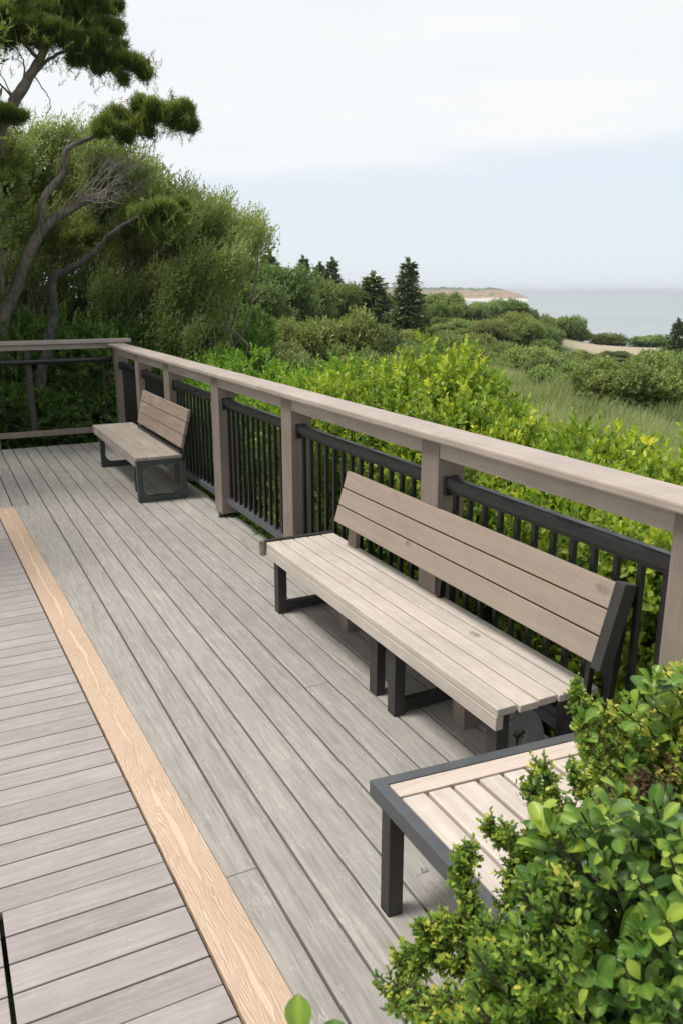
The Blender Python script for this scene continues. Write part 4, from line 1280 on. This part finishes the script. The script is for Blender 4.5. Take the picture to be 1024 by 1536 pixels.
pine('tall pine at the upper left corner with layered tufts and bare lower twigs',
     [([(-30, 520, D2), (-22, 330, D2), (0, 200, D2), (18, 160, D2), (42, 120, D2), (62, 85, D2), (72, 50, D2), (90, 20, D2)], 0.12, 0.04),
      ([(42, 120, D2), (80, 85, D2), (130, 70, D2), (180, 65, D2)], 0.03, 0.010),
      ([(150, 66, D2), (190, 95, D2), (215, 100, D2)], 0.016, 0.008),
      ([(60, 90, D2), (30, 60, D2), (5, 40, D2)], 0.03, 0.01),
      ([(22, 150, D2), (5, 130, D2), (-25, 110, D2)], 0.02, 0.008),
      ([(38, 125, D2), (35, 90, D2), (20, 65, D2)], 0.014, 0.006),
      ([(48, 110, D2), (75, 150, D2), (70, 175, D2)], 0.010, 0.004),
      ([(22, 148, D2), (-2, 105, D2)], 0.012, 0.005)],
     [(15, 18, D2, 30), (50, 32, D2, 30), (88, 12, D2, 30), (90, 48, D2 - .3, 26), (125, 25, D2, 28), (140, 60, D2, 24), (165, 38, D2, 20), (112, 80, D2 + .3, 20), (165, 72, D2, 20), (150, 95, D2 + .2, 18),
      (178, 92, D2, 20), (205, 92, D2, 20), (215, 108, D2, 14), (45, -10, D2, 32), (120, -12, D2, 30), (168, 8, D2, 16), (185, 118, D2, 13), (-10, 50, D2, 26), (60, 60, D2 + .4, 16)],
     D2, 22, M['bark'], [(182, 35, D2), (222, 92, D2)])
pine('dark trunked small pine bent to the right beyond the far railing',
     [([(62, 600, 11.6), (72, 520, 11.6), (82, 470, 11.6), (80, 418, 11.6), (100, 405, 11.6), (135, 385, 11.6), (165, 352, 11.6), (205, 328, 11.6), (245, 316, 11.6)], 0.085, 0.014)],
     [(218, 318, 11.7, 22), (245, 312, 11.6, 22), (268, 305, 11.8, 16)], 11.6, 23, M['bark_dark'])
# bare fanned twigs in front of the left crowns
fan = MB()
b0 = at(112, 308, 12.35)
root = leaning
gb = np.array(root.location)
rg = np.random.default_rng(44)
for i in range(26):
    t = rg.uniform(0, 1)
    b0 = at(100 + 70 * rg.uniform(0, 1), 312 - 18 * rg.uniform(0, 1), 12.4)
    px, py = 150 + 105 * t + rg.normal(0, 12), 215 + 95 * rg.uniform(0, 1) * (1 - 0.4 * t)
    e = at(px, py, 12.35 + rg.uniform(-.5, .5)) - gb
    a = b0 - gb
    m1_ = a + (e - a) * 0.35 + rg.normal(0, .07, 3) + [0, 0, -.05]; m2_ = a + (e - a) * 0.7 + rg.normal(0, .06, 3)
    fan.tube(smooth_path([a, m1_, m2_, e], 4), np.linspace(0.007, 0.002, 13), 4)
    for _ in range(4):
        e2 = m2_ + (e - m2_) * rg.uniform(0, 1) + rg.normal(0, .13, 3)
        fan.tube([m2_, (m2_ + e2) / 2 + rg.normal(0, .02, 3), e2], [0.005, 0.0035, 0.002], 3)
fan.build('bare_branches', M['bare_twig'], root, smooth=True)

# ------------------------------------------------------------------ foreground shrubs
def rosettes(rg, tips, dirs, nl, L, W, kind, tint, open_=0.8):
    return shoot_leaves(rg, tips, dirs, L * 1.2, nl, L, W, kind, tint, 0.15, open_)
def px_cloud(rg, poly, n, d_of, jit):
    xs = [a for a, b_ in poly]; ys = [b_ for a, b_ in poly]
    o = []
    while len(o) < n:
        px, py = rg.uniform(min(xs), max(xs)), rg.uniform(min(ys), max(ys))
        if poly_in(px, py, poly):
            o.append(at(px, py, d_of(px, py) + rg.uniform(0, jit)))
    return np.array(o)
def stems_to(mb, rg, root, tips, r0=0.006, frac=0.5):
    for t in tips:
        if rg.uniform() > frac: continue
        m_ = root + (t - root) * 0.55 + np.array([0, 0, 0.10]) + rg.normal(0, 0.03, 3)
        mb.tube(smooth_path([root, m_, t], 3), np.linspace(r0, 0.0018, 7), 5)

# broad-leaved shrub, bottom right
rg = np.random.default_rng(301)
def front_shrub(name, label, base, spec, stem_frac=0.45):
    root = empty(name, base, label, 'shrub')
    b_ = np.array(base)
    mb = MB()
    for pn, mat, parts in spec['foliage']:
        V, Q, T = merge(parts)
        link(pn, mesh_np(pn, V - b_, Q, mat, np.clip(T, 0, 1), smooth=spec.get('smooth', False)), root)
    for r_, tips in spec['stems']:
        stems_to(mb, rg, np.array(r_) - b_, [t - b_ for t in tips], frac=stem_frac)
    mb.build('stems', M['twig'], root, smooth=True)
    return root
def up_out(P, c, k=0.7):
    return unit(P - np.array(c)) * k + np.array([-0.15, -0.10, 0.75]) + rg.normal(0, 0.3, P.shape)
polyB = [(780, 1225), (850, 1215), (900, 1175), (960, 1190), (1060, 1180), (1060, 1600), (690, 1600), (740, 1420), (770, 1330), (800, 1270)]
cB = (1.25, 0.80, 0.35)
PB = px_cloud(rg, polyB, 185, lambda x, y: 0.98 + 0.30 * max(0, (1500 - y)) / 400, 0.12)
PB2 = px_cloud(rg, polyB, 230, lambda x, y: 1.10 + 0.30 * max(0, (1500 - y)) / 400, 0.30)
tB = np.clip(np.where(rg.uniform(size=len(PB)) < 0.35, 0.22, 0.52) + rg.normal(0, 0.13, len(PB)), 0.02, 0.95)
LB = rg.uniform(0.024, 0.068, len(PB))
front_shrub('broadleaf_shrub', 'large leaved glossy green shrub filling the bottom right corner', (1.55, 0.55, -1.0),
    {'smooth': True, 'foliage': [('foliage', M['leaf_broad'], [shoot_leaves(rg, PB, up_out(PB, cB) + rg.normal(0, .25, PB.shape), 0.09, 7, LB, LB * 0.52, 'broad', tB, 0.25, 0.95),
                                  shoot_leaves(rg, PB2, up_out(PB2, cB), 0.07, 8, rg.uniform(0.02, 0.05, len(PB2)), 0.022, 'broad', np.full(len(PB2), 0.22), 0.1, 1.0)]),
                  ('dry_leaves', M['leaf_brown'], [shoot_leaves(rg, PB2[:110] + [0, 0, 0.01], up_out(PB2[:110], cB), 0.06, 10, 0.022, 0.010, 'mid', rg.uniform(0, .8, 110), 0, 1.0)])],
     'stems': [((1.45, 0.6, -0.4), PB), ((1.35, 0.8, -0.2), PB2)]})
# small-leaved shrub, upper right of the corner
polyS = [(868, 1075), (860, 1035), (905, 1055), (930, 1040), (970, 1030), (985, 1000), (1010, 1000), (1060, 985), (1060, 1260), (940, 1260), (890, 1200), (862, 1140)]
dS = lambda x, y: 1.75 - 0.25 * max(0, (y - 1000)) / 250
PS = px_cloud(rg, polyS, 420, dS, 0.20)
PS2 = px_cloud(rg, [(900, 1120), (1060, 1060), (1060, 1300), (930, 1290)], 170, lambda x, y: 1.66, 0.30)
tS = np.clip(0.64 + rg.normal(0, 0.16, len(PS)), 0.1, 1)
PD = px_cloud(rg, [(930, 1160), (985, 1120), (1060, 1130), (1060, 1260), (960, 1270)], 60, lambda x, y: dS(x, y) - 0.06, 0.10)
PD2 = px_cloud(rg, [(862, 1085), (905, 1090), (915, 1160), (880, 1160)], 26, dS, 0.08)
PL = px_cloud(rg, [(860, 1030), (1060, 1000), (1060, 1180), (870, 1170)], 22, lambda x, y: 1.62, 0.1)
front_shrub('small_leaved_shrub', 'yellow green small leaved shrub with dry brown sprigs beside the near bench end', (2.05, 1.05, -1.0),
    {'foliage': [('foliage', M['leaf_small'], [shoot_leaves(rg, PS, up_out(PS, (1.8, 1.1, .2)), 0.07, 11, 0.024, 0.014, 'mid', tS, 0.25, 0.9),
                                                shoot_leaves(rg, PS2, up_out(PS2, (1.8, 1.1, .2)), 0.07, 10, 0.030, 0.018, 'mid', np.full(len(PS2), 0.2), 0.1, 0.9)]),
                  ('large_leaves', M['leaf_broad'], [shoot_leaves(rg, PL, up_out(PL, (1.8, 1.1, .2)), 0.05, 6, 0.050, 0.032, 'broad', np.full(len(PL), .6), 0.2, 0.9)]),
                  ('dry_leaves', M['leaf_brown'], [shoot_leaves(rg, PD, up_out(PD, (1.8, 1.1, .2)), 0.06, 12, 0.015, 0.007, 'quad', rg.uniform(0, .7, len(PD)), 0, 1.0),
                                                   shoot_leaves(rg, PD2, up_out(PD2, (1.8, 1.1, .2)), 0.06, 12, 0.012, 0.006, 'quad', rg.uniform(.4, 1, len(PD2)), 0, 1.0)])],
     'stems': [((1.95, 1.0, -0.2), PS), ((1.9, 1.0, -0.1), PD)]})
# trailing sprigs: a drawn run of twigs with tiny leaves
def sprigs(name, label, base, runs, L=0.017, W=0.011, den=1.0, tint0=0.5):
    root = empty(name, base, label, 'shrub')
    b_ = np.array(base)
    mb = MB(); parts = []
    for pts, rp in runs:
        pth = smooth_path([at(*p) for p in pts], 7)
        mb.tube(pth - b_, np.linspace(0.004, 0.0015, len(pth)), 5)
        n = int(len(pth) * 7 * den)
        for _ in range(n):
            t = rg.uniform(0.12, 1.0); k_ = min(len(pth) - 1, int(t * len(pth)))
            c = pth[k_]
            e = c + unit(rg.normal(size=3) + np.array([0, 0, 0.35])) * rp * rg.uniform(0.25, 1.0)
            mb.tube([c - b_, (c + e) / 2 - b_ + rg.normal(0, .004, 3), e - b_], [0.0016, 0.0012, 0.0008], 3)
            parts.append((e, unit(e - c) * 0.7 + np.array([0, 0, 0.5])))
    P = np.array([p for p, d in parts]); Dd = np.array([d for p, d in parts])
    V, Q, T = shoot_leaves(rg, P, Dd, rg.uniform(0.025, 0.045, len(P)), 9, L, W, 'mid', np.clip(tint0 + rg.normal(0, .14, len(P)), 0, 1), 0.2, 0.95)
    link('foliage', mesh_np('sprig_leaves', V - b_, Q, M['leaf_small'], np.clip(T, 0, 1)), root)
    mb.build('stems', M['twig'], root, smooth=True)
    return root
sprigs('trailing_shrub', 'lacy small leaved sprigs trailing low over the deck boards beside the table', (1.30, 0.62, -1.0),
       [([(800, 1560, 1.12), (740, 1500, 1.15), (690, 1440, 1.18), (640, 1425, 1.20), (600, 1450, 1.22)], 0.05),
        ([(700, 1560, 1.10), (650, 1530, 1.13), (615, 1500, 1.16), (590, 1480, 1.18)], 0.055),
        ([(760, 1480, 1.12), (720, 1400, 1.18), (700, 1340, 1.22), (690, 1295, 1.25), (705, 1272, 1.26)], 0.035),
        ([(740, 1440, 1.14), (700, 1400, 1.18), (665, 1385, 1.20), (640, 1400, 1.2)], 0.04),
        ([(760, 1540, 1.05), (700, 1510, 1.08), (660, 1520, 1.1)], 0.06),
        ([(800, 1500, 1.06), (770, 1440, 1.1), (740, 1400, 1.12)], 0.05)], den=0.85)
sprigs('table_top_shrub', 'thin upright sprigs with small leaves arching over the pale table slats', (1.55, 0.85, -1.0),
       [([(900, 1400, 1.25), (850, 1330, 1.32), (800, 1270, 1.38), (765, 1255, 1.40), (735, 1240, 1.42)], 0.035),
        ([(900, 1380, 1.28), (860, 1280, 1.38), (830, 1200, 1.46), (815, 1150, 1.50)], 0.035),
        ([(880, 1360, 1.3), (830, 1300, 1.35), (790, 1290, 1.38), (765, 1300, 1.38)], 0.035),
        ([(900, 1330, 1.3), (850, 1240, 1.4), (800, 1190, 1.45), (800, 1160, 1.47)], 0.025),
        ([(920, 1340, 1.32), (900, 1250, 1.42), (880, 1190, 1.5), (862, 1160, 1.52)], 0.03),
        ([(860, 1400, 1.2), (800, 1340, 1.27), (770, 1335, 1.3), (760, 1370, 1.28)], 0.04),
        ([(940, 1230, 1.5), (900, 1150, 1.6), (872, 1080, 1.68), (862, 1025, 1.72)], 0.03)], den=0.8)
polyM = [(700, 1420), (745, 1385), (790, 1300), (845, 1280), (870, 1400), (860, 1600), (620, 1600), (640, 1540), (690, 1500)]
PM = px_cloud(rg, polyM, 260, lambda x, y: 0.95 + 0.27 * max(0, (1500 - y)) / 400, 0.12)
front_shrub('small_leaved_shrub', 'dense small leaved green twigs at the bottom edge between the trailing sprigs and large leaves', (1.25, 0.5, -1.0),
    {'foliage': [('foliage', M['leaf_small'], [shoot_leaves(rg, PM, up_out(PM, (1.2, .7, .2)), 0.06, 11, 0.020, 0.012, 'mid', np.clip(0.40 + rg.normal(0, .15, len(PM)), 0, 1), 0.25, 0.9)])],
     'stems': [((1.2, 0.65, -0.3), PM)]})
# leaf tips of a low plant at the bottom edge
Pt = np.array([at(450, 1532, 0.86), at(430, 1545, 0.86), at(500, 1548, 0.88), at(425, 1540, 0.85)])
rt = empty('leafy_seedling', (float(Pt[0][0]), float(Pt[0][1]) - 0.1, 0.0), 'few bright green leaf tips poking up at the bottom edge over the tan board', 'plant')
b_ = np.array(rt.location)
V, Q, T = leaves(Pt - b_ + [0, 0, -0.03], np.array([[0.05, 0.25, 0.9], [-0.4, 0.1, 0.8], [0.2, 0.3, 0.5], [-.6, .3, .4]]), np.array([[-0.4, -0.8, 0.3]] * 4), np.array([0.055, 0.035, 0.035, 0.03]), 0.036, 'broad', np.array([0.75, 0.6, 0.6, 0.7]))
link('foliage', mesh_np('seedling', V, Q, M['leaf_broad'], T, smooth=True), rt)
st = MB()
for q in Pt: st.tube([(0, 0, 0.0), tuple((q - b_) * 0.5 + [0, 0, .02]), tuple(q - b_ + [0, 0, -.03])], [0.004, 0.003, 0.0015], 5)
st.build('stems', M['twig'], rt, smooth=True)

# a torn scrap with a thread lying on the boards by the table leg
q = at(634, 1308, 1.0); r_ = ray(634, 1308); q = np.array([0, 0, CAM_H]) + r_ * (-(CAM_H - 0.003) / r_[2])
sc_ = MB()
sc_.add([(0, 0, 0), (0.016, -0.004, 0.001), (0.020, 0.010, 0.006), (0.006, 0.014, 0.002), (-0.006, 0.008, 0.007)], [(0, 1, 2, 3), (0, 3, 4)])
sc_.tube([(0, 0, 0.0015), (-0.012, -0.004, 0.0015), (-0.026, -0.003, 0.0015), (-0.034, -0.010, 0.0015)], 0.0007, 4)
o = sc_.build('paper_scrap', M['galv']); o.location = tuple(q)
tag(o, 'small grey torn scrap with a thread lying on the deck near the table leg', 'litter')

# ------------------------------------------------------------------ haze
hz = MB().box(-9000, 9000, -9000, 9000, -18.0, 16.0)
m, nt, b = new_mat('sea_haze')
nt.nodes.remove(b)
pv = N(nt, 'ShaderNodeVolumePrincipled')
pv.inputs['Color'].default_value = (0.86, 0.90, 0.96, 1)
pv.inputs['Density'].default_value = 0.00022
pv.inputs['Anisotropy'].default_value = 0.2
nt.links.new(pv.outputs[0], nt.nodes['Material Output'].inputs['Volume'])
tag(hz.build('haze', m), kind='stuff')
